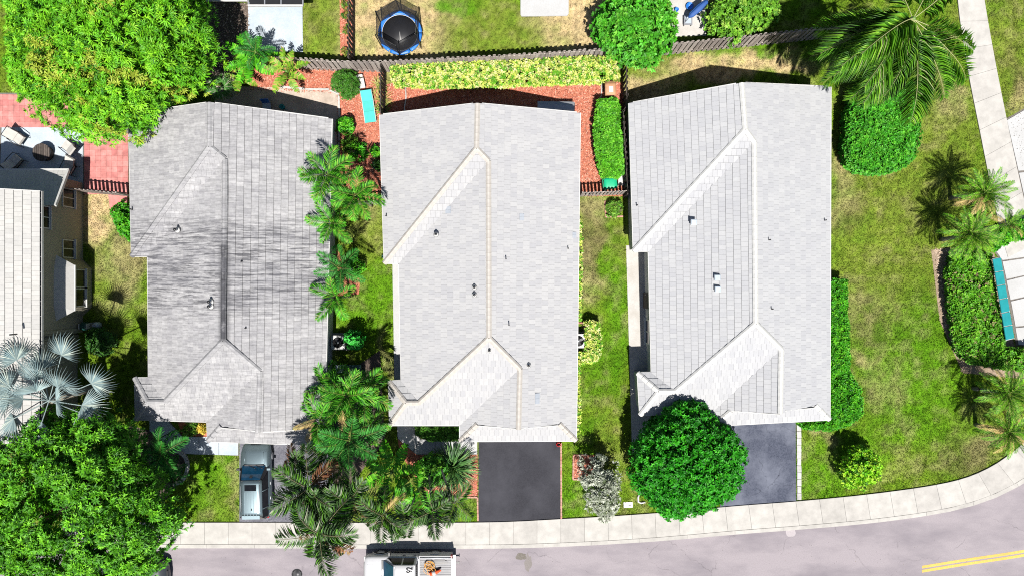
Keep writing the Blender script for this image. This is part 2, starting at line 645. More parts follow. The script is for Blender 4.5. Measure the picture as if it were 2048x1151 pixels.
sheet('planting_bed', [(430, 0), (500, 10), (500, 150), (410, 170), (380, 60)], .015, M['soil'])
sheet('planting_bed', [(1862, 500), (1900, 496), (1988, 506), (2030, 700), (2080, 702), (2080, 760), (1925, 745), (1879, 640)], .015, M['tan_soil'])
sheet('planting_bed', [(355, 840), (420, 840), (420, 872), (365, 872)], .02, M['mulch'])
# patios and walks
sheet('patio', [(-60, 186), (258, 186), (258, 386), (165, 384), (-60, 384)], .02, M['grout'])
sheet('patio', [(5, 240), (166, 262), (167, 376), (0, 376)], .045, M['concrete_blue'])
sheet('patio', [(497, 5), (605, 2), (606, 105), (496, 103)], .03, M['concrete_blue'])
sheet('patio', [(430, 172), (580, 176), (677, 182), (678, 260), (430, 260)], .03, M['concrete_buff'])
sheet('patio', [(1338, -40), (1412, -40), (1412, 72), (1340, 74)], .03, M['concrete'])
sheet('concrete_slab', [(1041, -40), (1137, -40), (1137, 29), (1134, 33), (1043, 34), (1041, 31)], .10, M['concrete_white'])
sheet('pink_paving', [(216, 384), (256, 384), (256, 432), (222, 430)], .02, M['terracotta'])
sheet('walk', [(785, 527), (830, 527), (830, 765), (789, 765)], .04, M['concrete_white'])
sheet('walk', [(1252, 491), (1310, 491), (1310, 905), (1264, 905)], .04, M['concrete'])


def slab_row(parent, pieces, z0, z1, mat, name):
    for poly in pieces:
        b = MB()
        b.prism([(p.x, p.y) for p in poly], z0, z1, False)
        b.build(name, mat, parent)


def slabs_along(A, B, pitch, gap=.007):
    """cut the strip between two polylines (photo positions) into slabs"""
    def res(P):
        P = [W(*p, 0) for p in P]
        return P
    A, B = res(A), res(B)
    mids = [(a + b) / 2 for a, b in zip(A, B)]
    cum = [0]
    for i in range(1, len(mids)):
        cum.append(cum[-1] + (mids[i] - mids[i - 1]).length)

    def at(P, d):
        for i in range(1, len(cum)):
            if d <= cum[i] or i == len(cum) - 1:
                t = (d - cum[i - 1]) / (cum[i] - cum[i - 1])
                return P[i - 1].lerp(P[i], t)
    out = []
    d = 0
    while d + pitch < cum[-1]:
        out.append([at(A, d + gap), at(A, d + pitch / 2), at(A, d + pitch - gap), at(B, d + pitch - gap), at(B, d + pitch / 2), at(B, d + gap)])
        d += pitch
    return out


def smooth(P, n=4):
    out = []
    for i in range(len(P) - 1):
        p0, p1, p2, p3 = P[max(i - 1, 0)], P[i], P[i + 1], P[min(i + 2, len(P) - 1)]
        for k in range(n):
            t = k / n
            out.append(tuple(.5 * (2 * p1[j] + (p2[j] - p0[j]) * t + (2 * p0[j] - 5 * p1[j] + 4 * p2[j] - p3[j]) * t * t + (3 * p1[j] - p0[j] - 3 * p2[j] + p3[j]) * t ** 3) for j in (0, 1)))
    out.append(P[-1])
    return out


SW_A = smooth([(126, 1043), (500, 1043), (940, 1043), (1120, 1036), (1300, 1025), (1470, 1010), (1600, 1000), (1750, 985), (1890, 964), (1970, 937), (2035, 893), (2100, 830)])
SW_B = smooth([(126, 1086), (500, 1086), (940, 1087), (1120, 1083), (1302, 1073), (1476, 1058), (1607, 1048), (1758, 1034), (1902, 1012), (1999, 980), (2075, 934), (2150, 880)])
SW_C = [(x + (0 if x < 1900 else (x - 1900) * .03), y + 8) for x, y in SW_B]
sheet('sidewalk', SW_A + SW_C[::-1], .04, M['grout'])
sidewalk = bpy.data.objects['sidewalk']
slab_row(sidewalk, slabs_along(SW_A, SW_B, 47.4 / S), .03, .10, M['paving'], 'paving_slab')
kb = slabs_along([(x, y + .6) for x, y in SW_B], SW_C, 3.0, .006)
slab_row(sidewalk, kb, .03, .11, M['paving'], 'kerb_stone')
PA = smooth([(1910, -60), (1917, 30), (1935, 145), (1958, 262), (1980, 372), (2004, 480), (2030, 560)])
PB = smooth([(1958, -60), (1972, 30), (1990, 130), (2011, 236), (2033, 340), (2058, 450), (2084, 540)])
sheet('footpath', PA + PB[::-1], .04, M['grout'])
slab_row(bpy.data.objects['footpath'], slabs_along(PA, PB, 52.0 / S), .03, .085, M['paving'], 'paving_slab')
# pale terrace beyond the footpath
sheet('terrace', [(2009, 239), (2070, 205), (2160, 205), (2160, 700), (2032, 690), (2000, 520), (1986, 500), (2000, 470), (2040, 450)], .012, M['grout'])
ter = bpy.data.objects['terrace']
tp = [[(2013, 241), (2070, 208), (2150, 208), (2150, 330), (2036, 342)], [(2037, 346), (2150, 334), (2150, 445), (2061, 452)],
      [(1990, 500), (2003, 478), (2062, 456), (2150, 449), (2150, 500), (2004, 520)], [(2004, 523), (2150, 503), (2150, 538), (2052, 549), (2012, 558)],
      [(2012, 561), (2050, 552), (2060, 590), (2020, 599)], [(2053, 552), (2150, 541), (2150, 578), (2063, 590)],
      [(2021, 602), (2060, 593), (2072, 648), (2030, 652)], [(2063, 593), (2150, 581), (2150, 640), (2075, 648)], [(2030, 655), (2150, 644), (2150, 695), (2036, 688)]]
slab_row(ter, [[W(*p, 0) for p in q] for q in tp], .0, .05, M['concrete_white'], 'paving_slab')
# front walks
sheet('front_walk', [(300, 838), (340, 842), (366, 871), (478, 873), (478, 910), (352, 906), (300, 862)], .03, M['grout'])
fw = bpy.data.objects['front_walk']
slab_row(fw, [[W(*p, 0) for p in q] for q in ([(300, 838), (338, 842), (352, 858), (318, 874), (300, 860)], [(353, 860), (366, 872), (398, 872), (398, 907), (352, 905), (320, 876)],
         [(399, 872), (438, 873), (438, 908), (399, 907)], [(439, 873), (477, 873), (477, 909), (439, 908)])], .0, .06, M['concrete_blue'], 'paving_slab')
sheet('front_walk', [(793, 840), (832, 840), (830, 866), (845, 878), (955, 878), (955, 908), (833, 908), (795, 876)], .03, M['grout'])
fw = bpy.data.objects['front_walk.001']
slab_row(fw, [[W(*p, 0) for p in q] for q in ([(794, 840), (831, 840), (829, 866), (841, 876), (826, 901), (796, 875)], [(842, 877), (870, 879), (870, 907), (833, 907), (827, 902)],
         [(871, 879), (912, 879), (912, 907), (871, 907)], [(913, 879), (954, 879), (954, 907), (913, 907)])], .0, .06, M['concrete_white'], 'paving_slab')
# joints of the big pale walks and patios are real gaps between pieces lying on them
for q in ([(786, 529), (799, 529), (800, 600), (787, 600)],):
    pass
# pink paver courtyard: pavers one by one where they can be told apart
yard = bpy.data.objects['patio']
full = MB(); full.box((0, 0, .025), (.335, .335, .05))
pv = full.mesh('paver')
pv.materials.append(M['terracotta'])
for x0, x1, y0, y1, sx in ((170, 258, 268, 384, 11.0), (-4, 168, 190, 258, 11.0)):
    yy = y0
    while yy < y1 - 4:
        xx = x0
        while xx < x1 - 4:
            p = W(xx + 5, yy + 5, 0)
            o = link('paver', pv, None, yard)
            o.location = p - yard.location + Vector((0, 0, .002 + random.uniform(0, .006)))
            o.rotation_euler = (0, 0, random.uniform(-.012, .012))
            xx += sx
        yy += 11.0


def brick_line(parent, pts, n_len=.21, w=.10, h=.09, mat='brick', name='brick', z=0.0):
    P = [W(*p, 0) for p in pts]
    me = None
    for a, b in zip(P[:-1], P[1:]):
        L = (b - a).length
        k = max(1, int(L / n_len))
        an = math.atan2(b.y - a.y, b.x - a.x)
        for i in range(k):
            c = a.lerp(b, (i + .5) / k)
            if me is None:
                q = MB(); q.box((0, 0, h / 2), (n_len * .97, w, h), top=.97)
                me = q.mesh(name); me.materials.append(M[mat])
            o = link(name, me, None, parent)
            o.location = c - wloc(parent) + Vector((0, 0, z))
            o.rotation_euler = (random.uniform(-.03, .03), random.uniform(-.03, .03), an + random.uniform(-.05, .05))
            o.scale = (L / k / n_len, random.uniform(.92, 1.08), random.uniform(.9, 1.1))


e = empty('brick_edging', W(1122, 960), 'pinkish brick edging running down the side of the black driveway', 'edging')
brick_line(e, [(1122, 884), (1122.5, 1037)])
e = empty('brick_edging', W(910, 994), 'low brick edging between the red front mulch and the roadside grass strip', 'edging')
brick_line(e, [(862, 992), (955, 993), (956, 1040)])
e = empty('brick_edging', W(1160, 930), 'small square brick border round the mulch under the silver shrub', 'edging')
brick_line(e, [(1176, 909), (1147, 909), (1146, 957), (1190, 958)])
e = empty('brick_edging', W(1224, 434), 'brick border round the little green shrub below the slatted gate', 'edging')
brick_line(e, [(1210, 402), (1211, 434), (1246, 433)])
e = empty('brick_edging', W(1165, 650), 'brick curb beside the air conditioner behind the variegated shrub', 'edging')
brick_line(e, [(1150, 645), (1167, 645), (1167, 664)])
e = empty('stone_edging', W(366, 930), 'curved row of pale stones round the shaded front flower bed', 'edging')
brick_line(e, smooth([(356, 900), (372, 912), (376, 935), (366, 958), (348, 968)], 3), .34, .22, .14, 'stone', 'stone')
e = empty('block_edging', W(1597, 920), 'white concrete block edging along the blue grey driveway', 'edging')
brick_line(e, [(1597, 847), (1597.5, 998)], .42, .26, .10, 'stone', 'block')
e = empty('timber_edging', W(690, 290), 'thin timber border between the buff patio and the red mulch', 'edging')
brick_line(e, [(560, 175), (660, 181), (679, 190), (678, 330)], 1.2, .12, .10, 'stone', 'board')

# painted double line on the road
for dy, nm in ((0, 'road_line'), (8.2, 'road_line')):
    b = MB()
    A = smooth([(1844, 1130), (1930, 1116), (2060, 1096), (2200, 1066)])
    v = []
    for x, y in A:
        v.append(W(x, y + dy, 0)); v.append(W(x, y + dy + 5.4, 0))
    k = len(A)
    b.add([(p.x, p.y, .0105) for p in v], [(2 * i, 2 * i + 1, 2 * i + 3, 2 * i + 2) for i in range(k - 1)])
    b.top(nm, M['yellow_paint'], None, None, None, 'structure')


def road_patch(name, pts, c1, c2, z, kind='structure'):
    m = speckle(name, c1, c2, c1, 14, 1.5, .85, .1, .5)
    b = MB()
    P = [W(x, y, 0) for x, y in pts]
    b.add([(p.x, p.y, z) for p in P], [tuple(range(len(P)))[::-1]])
    b.top(name, m, None, None, None, kind)


def ragged(cx, cy, rx, ry, n=26, seed=1, amp=.35):
    r = random.Random(seed)
    k = [r.uniform(1 - amp, 1 + amp) for _ in range(n)]
    k = [(k[i - 1] + k[i] * 2 + k[(i + 1) % n]) / 4 for i in range(n)]
    return [(cx + rx * k[i] * math.cos(2 * PI * i / n), cy + ry * k[i] * math.sin(2 * PI * i / n)) for i in range(n)]


road_patch('oil_stain', ragged(1043, 1112, 11, 7, seed=3), (.10, .09, .075), (.15, .135, .12), .0105)
road_patch('oil_stain', ragged(1056, 1124, 8, 17, seed=8, amp=.5), (.15, .135, .125), (.19, .17, .165), .0115)
road_patch('road_patch', ragged(1581, 1063, 10, 9, seed=5, amp=.15), (.30, .27, .275), (.33, .30, .31), .0105)

# ------------------------------------------------------------ turf: one sheet to the horizon, coloured by how dry each place is
LUSH, OLIVE, STRAW, TAN, BROWN = (np.array(c) for c in ((.080, .190, .006), (.140, .182, .024), (.48, .345, .205), (.27, .235, .11), (.125, .105, .045)))
DRY = [  # photo x, y, rx, ry, colour, strength
    (790, 50, 95, 80, STRAW, 1.3), (1165, 45, 80, 70, STRAW, 1.3), (985, 72, 115, 40, OLIVE, 2.2), (905, 8, 34, 14, LUSH, 3.0), (735, 85, 16, 22, LUSH, .8), (735, 20, 22, 12, LUSH, .5),
    (640, 50, 45, 60, OLIVE, 1.6), (1470, 20, 60, 25, STRAW, .6), (1440, 10, 40, 30, OLIVE, .8), (1590, 15, 70, 30, LUSH, .6),
    (1420, 140, 90, 20, STRAW, 1.0), (1560, 125, 60, 16, STRAW, 1.0), (1300, 130, 40, 30, OLIVE, .8), (1620, 110, 45, 20, LUSH, .7), (1300, 190, 60, 30, STRAW, .7), (1500, 100, 150, 10, LUSH, .6),
    (210, 400, 40, 50, STRAW, 1.1), (185, 440, 20, 50, STRAW, .9), (240, 540, 35, 60, TAN, 1.0), (265, 500, 30, 40, BROWN, .7), (210, 560, 30, 40, OLIVE, .8),
    (1685, 385, 26, 60, TAN, .6), (1690, 330, 20, 30, STRAW, .4), (1800, 380, 120, 60, OLIVE, .8), (1780, 520, 100, 120, OLIVE, .7), (1710, 420, 30, 30, BROWN, .6), (1880, 300, 60, 100, OLIVE, 1.0), (1900, 200, 30, 40, TAN, .7),
    (1740, 600, 45, 30, TAN, .5), (1745, 650, 40, 45, BROWN, .35), (1730, 715, 26, 20, STRAW, .4), (1775, 770, 36, 36, TAN, .5), (1850, 860, 90, 70, LUSH, .4), (1830, 920, 60, 30, OLIVE, .4), (1935, 915, 50, 30, BROWN, .5), (1965, 890, 36, 30, TAN, .4), (1850, 760, 50, 80, LUSH, 1.1), (1830, 650, 50, 70, LUSH, 1.0), (1790, 700, 90, 120, LUSH, .5),
    (1640, 960, 50, 40, LUSH, 1.2), (1700, 900, 60, 60, LUSH, .6), (1640, 870, 26, 10, TAN, .7),
    (1180, 470, 24, 60, BROWN, 1.0), (1175, 540, 20, 50, TAN, .9), (1185, 420, 30, 30, TAN, .8), (1230, 620, 22, 140, LUSH, 1.3), (1190, 720, 40, 60, LUSH, .8), (1240, 500, 20, 60, OLIVE, .7),
    (740, 460, 30, 50, OLIVE, 1.0), (740, 580, 50, 50, LUSH, 1.0), (740, 650, 40, 40, LUSH, .8), (775, 740, 8, 60, TAN, .7), (745, 430, 20, 25, TAN, .5),
    (420, 970, 55, 70, LUSH, .9), (445, 1000, 30, 40, OLIVE, 1.3), (470, 990, 9, 60, TAN, .8), (1150, 1000, 40, 40, LUSH, .9), (1180, 890, 30, 50, LUSH, .8), (900, 1015, 60, 25, LUSH, .8), (1215, 900, 20, 70, OLIVE, .8),
    (2010, 60, 40, 200, OLIVE, .8), (2030, 150, 20, 40, BROWN, .7), (1990, 20, 20, 30, LUSH, .6), (2030, 190, 20, 25, STRAW, .5), (1985, 880, 30, 25, BROWN, .9), (1900, 60, 20, 60, OLIVE, .6)]


def lawn_color(X, Y):
    px = X * S + CX
    py = CY - Y * S
    wx = px + (fbm(X * .9, Y * .9, 11) - .5) * 70
    wy = py + (fbm(X * .9, Y * .9, 23) - .5) * 70
    base_n = fbm(X * .35, Y * .35, 5)
    c = np.array((.112, .182, .012))[None, :] * np.ones((len(X), 1))
    wsum = np.full(len(X), .55)
    c = c * .55
    for x, y, rx, ry, col, st in DRY:
        d = ((wx - x) / rx) ** 2 + ((wy - y) / ry) ** 2
        w = st * 2.7 * np.exp(-(d ** 1.6) * 1.0)
        c = c + w[:, None] * col
        wsum += w
    c = c / wsum[:, None]
    m = np.clip((fbm(X * 1.7, Y * 1.7, 31, 5) - .5) * 3.2, -1, 1)
    dry = np.clip(m, 0, 1)[:, None] * .45
    c = c * (1 - dry) + np.array((.25, .215, .105)) * dry
    wet = np.clip(-m, 0, 1)[:, None] * .5
    c = c * (1 - wet) + c * np.array((.62, .95, .45)) * wet
    f = fbm(X * 6, Y * 6, 41, 3)[:, None]
    c = c * (.30 + 1.2 * f)
    return c * (.85 + .3 * base_n[:, None])


gx = np.concatenate([[-900, -200, -60], np.arange(-36, 36.01, .16), [60, 200, 900]])
gy = np.concatenate([[-900, -200, -50], np.arange(-21, 21.01, .16), [50, 200, 900]])
GX, GY = np.meshgrid(gx, gy)
nxg, nyg = len(gx), len(gy)
idx = np.arange(nxg * nyg).reshape(nyg, nxg)
T = np.stack([idx[:-1, :-1], idx[:-1, 1:], idx[1:, 1:], idx[1:, :-1]], -1).reshape(-1, 4)
V = np.stack([GX.ravel(), GY.ravel(), np.zeros(GX.size)], 1)
tag(link('lawn', tri_mesh('lawn', V, T, lawn_color(GX.ravel(), GY.ravel())), M['ground']), kind='structure')

# ------------------------------------------------------------ houses
def clip_half(poly, a, b, c):
    """keep the part of poly where a*x+b*y<=c"""
    out = []
    n = len(poly)
    for i in range(n):
        p, q = poly[i], poly[(i + 1) % n]
        dp = a * p[0] + b * p[1] - c
        dq = a * q[0] + b * q[1] - c
        if dp <= 0:
            out.append(p)
        if (dp < 0 < dq) or (dq < 0 < dp):
            t = dp / (dp - dq)
            out.append((p[0] + (q[0] - p[0]) * t, p[1] + (q[1] - p[1]) * t))
    return out


def area2(p):
    return .5 * sum(p[i][0] * p[(i + 1) % len(p)][1] - p[(i + 1) % len(p)][0] * p[i][1] for i in range(len(p)))


def offset_poly(poly, d):
    """move every edge of a simple polygon inwards by d"""
    n = len(poly)
    if area2(poly) < 0:
        poly = poly[::-1]
    out = []
    for i in range(n):
        p0, p1, p2 = (Vector(poly[(i + k) % n][:2]) for k in (-1, 0, 1))
        e1, e2 = (p1 - p0).normalized(), (p2 - p1).normalized()
        n1, n2 = Vector((-e1.y, e1.x)), Vector((-e2.y, e2.x))
        b = n1 + n2
        b = b / max(b.dot(n1), .2)
        out.append(tuple(p1 + b * d))
    return out


def plane_basis(P):
    c = sum(P, Vector()) / len(P)
    n = Vector()
    for i in range(len(P)):
        a, b = P[i] - c, P[(i + 1) % len(P)] - c
        n += a.cross(b)
    n.normalize()
    if n.z < 0:
        n = -n
    u = (Vector((0, 0, 1)) - n * n.z).normalized()
    v = u.cross(n)
    return c, n, u, v


TILE_E, TILE_W = .40, .27


def tiles_on(P, tiles, hidden=None):
    """flat overlapping tiles over one roof slope (outline P, world points); returns solids with their frames"""
    c, n, u, v = plane_basis(P)
    poly = [((p - c).dot(v), (p - c).dot(u)) for p in P]
    if area2(poly) < 0:
        poly = poly[::-1]
    u0 = min(p[1] for p in poly)
    u1 = max(p[1] for p in poly)
    v0 = min(p[0] for p in poly)
    v1 = max(p[0] for p in poly)
    i = 0
    while u0 + i * TILE_E < u1:
        ua, ub = u0 + i * TILE_E, u0 + (i + 1) * TILE_E
        row = clip_half(clip_half(poly, 0, 1, ub - .017), 0, -1, -ua)
        if len(row) >= 3:
            ra, rb = min(p[0] for p in row), max(p[0] for p in row)
            j = int((ra - v0) / TILE_W) - 1
            while v0 + (j - .5) * TILE_W < rb:
                va = v0 + (j + (.5 if i % 2 else 0)) * TILE_W + .003
                vb = va + TILE_W - .006
                j += 1
                if vb < ra or va > rb:
                    continue
                q = clip_half(clip_half(row, 1, 0, vb), -1, 0, -va)
                if len(q) < 3 or abs(area2(q)) < .0012:
                    continue
                full = len(q) == 4 and abs(abs(area2(q)) - (vb - va) * (TILE_E - .017)) < 1e-5
                tiles.append((c, n, u, v, q, ua, full))
        i += 1


FULL = {}


def tile_solid(b, q, ua, cen, rise):
    k = len(q)
    top = [(x - cen[0], y - cen[1], .012 + .040 * (1 - (y - ua) / TILE_E) + rise) for x, y in q]
    bot = [(x - cen[0], y - cen[1], -.012) for x, y in q]
    b.add(top + bot, [tuple(range(k))] + [(k + i, k + (i + 1) % k, (i + 1) % k, i) for i in range(k)])


def lay_tiles(roof, tiles, mat, most=300, name='roof_tile', covered=()):
    off = wloc(roof)

    def score(t):
        c, n, u, v, q, ua, full = t
        g = c + v * (sum(p[0] for p in q) / len(q)) + u * (sum(p[1] for p in q) / len(q))
        k = 1 - g.z / H
        x, y = g.x / k * S + CX, CY - g.y / k * S
        if not (4 < x < 2044 and 4 < y < 1147) or any(in_poly(np.array([x]), np.array([y]), cv)[0] for cv in covered):
            return -1.0
        view = (Vector((0, 0, H)) - g)
        return abs(area2(q)) * n.dot(view.normalized()) / view.length_squared
    order = sorted(range(len(tiles)), key=lambda i: -score(tiles[i]))
    one = set(order[:most])
    rest = MB()
    for i, (c, n, u, v, q, ua, full) in enumerate(tiles):
        rise = random.uniform(0, .006)
        cen = (sum(p[0] for p in q) / len(q), sum(p[1] for p in q) / len(q))
        rot = Matrix((v, u, n)).transposed()
        o3 = c + v * cen[0] + u * cen[1]
        if i in one:
            key = mat.name
            if full and key in FULL:
                me = FULL[key]
            else:
                b = MB(); tile_solid(b, q, ua, cen, 0.0)
                me = b.mesh(name); me.materials.append(mat)
                if full:
                    FULL[key] = me
            o = bpy.data.objects.new(name, me)
            COL.objects.link(o)
            o.parent = roof
            m4 = rot.to_4x4(); m4.translation = o3 - off + n * rise
            o.matrix_local = m4
        else:
            b = MB(); tile_solid(b, q, ua, (0, 0), rise)
            rest.add([rot @ Vector(p) + c for p in b.v], b.f)
    if rest.v:
        o = rest.build('roof_tile_field', mat, roof)
        o['kind'] = 'stuff'


def ridge_caps(roof, segs, mat, hw=.15, length=.42, drop=.07, name='ridge_cap'):
    off = wloc(roof)
    b = MB()
    l2 = length / 2 * .985
    pr = [(-hw, -drop), (-hw * .35, 0.012), (hw * .35, 0.012), (hw, -drop)]
    b.loft([[(x, -l2, z + .0) for x, z in pr] + [(x, -l2, z - .05) for x, z in pr[::-1]],
            [(x, l2, z + .022) for x, z in pr] + [(x, l2, z - .05) for x, z in pr[::-1]]], False)
    me = b.mesh(name); me.materials.append(mat)
    for a, c in segs:
        d = c - a
        L = d.length
        k = max(1, round(L / length))
        y = d.normalized()
        x = y.cross(Vector((0, 0, 1))).normalized()
        z = x.cross(y)
        rot = Matrix((x, y, z)).transposed().to_4x4()
        for i in range(k):
            o = bpy.data.objects.new(name, me)
            COL.objects.link(o)
            o.parent = roof
            m4 = rot.copy(); m4.translation = a + d * ((i + .5) / k) - off + z * (.098 + random.uniform(0, .006))
            o.matrix_local = m4 @ Matrix.Diagonal((1, L / k / length, 1, 1))


def fascia(parent, pts, mat, name='fascia', t=.05, h=.17, out=.025):
    """boards along the eaves, a hand's breadth deep, just outside the roof edge"""
    for a, b in zip(pts, pts[1:] + pts[:1]):
        d = (b - a)
        L = math.hypot(d.x, d.y)
        if L < .2:
            continue
        mid = (a + b) / 2
        nrm = Vector((d.y, -d.x, 0)).normalized()     # outwards for a counter-clockwise outline
        bb = MB()
        rot = math.atan2(d.y, d.x)
        bb.box((mid.x + nrm.x * out, mid.y + nrm.y * out, mid.z - h / 2 + .028), (L - .004, t, h), rz=rot, ry=-math.atan2(d.z, L))
        bb.build(name, mat, parent)


def vent_pipe(parent, px, py, z, r=.06, h=.32, mat='grey_metal', flash=True, name='vent_pipe'):
    p = W(px, py, z)
    b = MB()
    b.tube([p - Vector((0, 0, .1)), p + Vector((0, 0, h))], r, 8)
    o = b.build(name, M[mat], parent)
    if flash:
        f = MB()
        f.tube([p + Vector((0, 0, -.02)), p + Vector((0, 0, .07))], [r * 2.6, r * 1.6], 10)
        f.build('flashing', M['white_paint'], o)
    c = MB()
    c.tube([p + Vector((0, 0, h)), p + Vector((0, 0, h + .05))], [r * 1.35, r * 1.1], 8)
    c.build('cap', M['black'], o)
    return o


def ranch_house(name, label, G, faces, caps, tmat, cmat, wmat, inset, covered=(), gutter=True, hollow=None):
    """G: roof corners as (photo x, photo y, height); faces: slopes; caps: ridges and hips"""
    P = {k: W(*v) for k, v in G.items()}
    eave = [P['A%d' % i] for i in range(1, 12) if i != 2]
    ring = [(p.x, p.y) for p in eave]
    ccw = area2(ring) > 0
    cx = sum(p.x for p in eave) / len(eave)
    cy = sum(p.y for p in eave) / len(eave)
    root = empty(name, (cx, cy, 0), label, 'house', 'pale tiled single storey houses')
    wb = MB()
    wb.prism(offset_poly(ring, inset), 0, 2.42)
    wall = wb.build('wall', M[wmat], root)
    NOT_LAWN.append([(p.x * S + CX, CY - p.y * S) for p in eave])
    # roof deck (the slopes' own boards) under the tiles
    db = MB()
    for f in faces:
        pts = [P[k] for k in f]
        c, n, u, v = plane_basis(pts)
        if area2([(p.x, p.y) for p in pts]) < 0:
            pts = pts[::-1]
        k = len(pts)
        pts = [Vector((p.x, p.y, c.z - ((p.x - c.x) * n.x + (p.y - c.y) * n.y) / n.z)) for p in pts]   # boards lie in one plane
        db.add([p - Vector((0, 0, .03)) for p in pts] + [p - Vector((0, 0, .12)) for p in pts], [tuple(range(k)), tuple(range(k, 2 * k))[::-1]] + [(i, i + k, (i + 1) % k + k, (i + 1) % k) for i in range(k)])
    roof = db.build('roof', M['deck'], root)
    gb = MB()                                           # gable walls closing the two ends
    g1, g2, g3 = P['A1'], P['A2'], P['A3']
    for a, b, c in ((g1, g2, g3), (P['S1'], P['B7'], P['S2'])):
        dn = Vector((0, -.35, -.16)) if a is g1 else Vector((0, .22, -.16))
        a, b, c = a + dn, b + dn, c + dn
        gb.add([a, b, c, a + Vector((0, 0, -.3)), c + Vector((0, 0, -.3))], [(0, 1, 2), (0, 2, 4, 3), (2, 1, 0)])
    gb.build('gable', M[wmat], root)
    tiles = []
    for f in faces:
        tiles_on([P[k] for k in f], tiles)
    lay_tiles(roof, tiles, tmat, covered=covered)
    ridge_caps(roof, [(P[a], P[b]) for a, b in caps], cmat)
    ev = eave if ccw else eave[::-1]
    # rear gable carries its barge boards up to the ridge, the rest runs level
    pts = [P[k] for k in (['A1'] + ['A%d' % i for i in range(11, 3, -1)] + ['A3', 'A2'])]
    if area2([(p.x, p.y) for p in pts]) < 0:
        pts = pts[::-1]
    fascia(root, pts, M['white_paint'])
    for a, b in (('S1', 'B7'), ('B7', 'S2')):
        d = P[b] - P[a]
        bb = MB()
        mid = (P[a] + P[b]) / 2
        bb.box((mid.x, mid.y - .03, mid.z - .03), (d.length, .05, .14), ry=-math.atan2(d.z, d.x))
        bb.build('barge_board', M['white_paint'], root)
    return root, roof, P


FACES = [('A1', 'A11', 'B1', 'A2'), ('A11', 'A10', 'B2', 'B1'), ('A10', 'A9', 'B4', 'B3', 'B2'), ('A8', 'A9', 'B4', 'B5'), ('A8', 'B5', 'A7'),
         ('A7', 'B5', 'B4', 'B3', 'B6', 'A6'), ('A6', 'B6', 'B7', 'S1', 'A5'), ('A5', 'S1', 'S2', 'A4'), ('A2', 'B1', 'B2', 'B3', 'B6', 'B7', 'S2', 'A4', 'A3')]
CAPS = [('A2', 'B1'), ('B1', 'A11'), ('B1', 'B2'), ('B2', 'B3'), ('B3', 'B4'), ('B3', 'B6'), ('B4', 'B5'), ('B5', 'A8'), ('B5', 'A7'), ('B6', 'B7'), ('A5', 'S1'), ('A4', 'S2')]
E = 2.6
GA = dict(A1=(258, 228, E), A2=(420, 205, 5.05), A3=(664, 238, E), A4=(648, 889, E), A5=(416, 881, E), A6=(415, 842, E), A7=(272, 838, E), A8=(270, 755, E), A9=(298, 755, E), A10=(296, 512, E), A11=(264, 512, E),
          B1=(419, 293, 5.05), B2=(450, 318, 4.8), B3=(447, 680, 4.8), B4=(330, 803, 3.15), B5=(295, 803, 3.15), B6=(520, 742, 4.0), B7=(516, 864, 4.0), S1=(443, 850, 3.0), S2=(618, 855, 3.0))
GB = dict(A1=(760, 230, E), A2=(955, 207, 5.05), A3=(1160, 226, E), A4=(1152, 880, E), A5=(920, 881, E), A6=(920, 849, E), A7=(780, 849, E), A8=(778, 762, E), A9=(803, 760, E), A10=(798, 526, E), A11=(769, 526, E),
          B1=(953, 297, 5.05), B2=(977, 322, 4.8), B3=(978, 675, 4.8), B4=(838, 805, 3.15), B5=(812, 805, 3.15), B6=(1040, 737, 4.05), B7=(1037, 858, 4.05), S1=(955, 847, 3.02), S2=(1118, 846, 3.02))
GC = dict(A1=(1258, 207, E), A2=(1483, 166, 5.15), A3=(1661, 174, E), A4=(1659, 838, E), A5=(1427, 850, E), A6=(1427, 822, E), A7=(1280, 829, E), A8=(1275, 745, E), A9=(1303, 744, E), A10=(1297, 502, E), A11=(1267, 502, E),
          B1=(1490, 259, 5.15), B2=(1508, 284, 4.9), B3=(1511, 646, 4.9), B4=(1350, 782, 3.15), B5=(1317, 782, 3.15), B6=(1562, 697, 4.15), B7=(1560, 826, 4.15), S1=(1462, 821, 3.0), S2=(1630, 808, 2.98))
COV_A = [[(0, 0), (440, 0), (430, 180), (330, 250), (258, 290), (0, 300)], [(600, 300), (700, 300), (700, 900), (590, 900)]]
COV_C = [[(1250, 860), (1300, 805), (1372, 795), (1440, 810), (1500, 920), (1300, 1000)]]
houseA, roofA, PA_ = ranch_house('ranch_house', 'single storey house with grey tiled roof streaked by dark algae stains', GA, FACES, CAPS, M['tileA'], M['tileA'], 'stucco_white', .3, COV_A)
houseB, roofB, PB_ = ranch_house('ranch_house', 'white roofed house with cream ridge caps and a black front driveway', GB, FACES, CAPS, M['tileB'], M['cream_paint'], 'stucco_white', .25)
houseC, roofC, PC_ = ranch_house('ranch_house', 'clean pale grey tiled house behind the round clipped tree', GC, FACES, CAPS, M['tileC'], M['white_paint'], 'stucco_white', .2, COV_C)
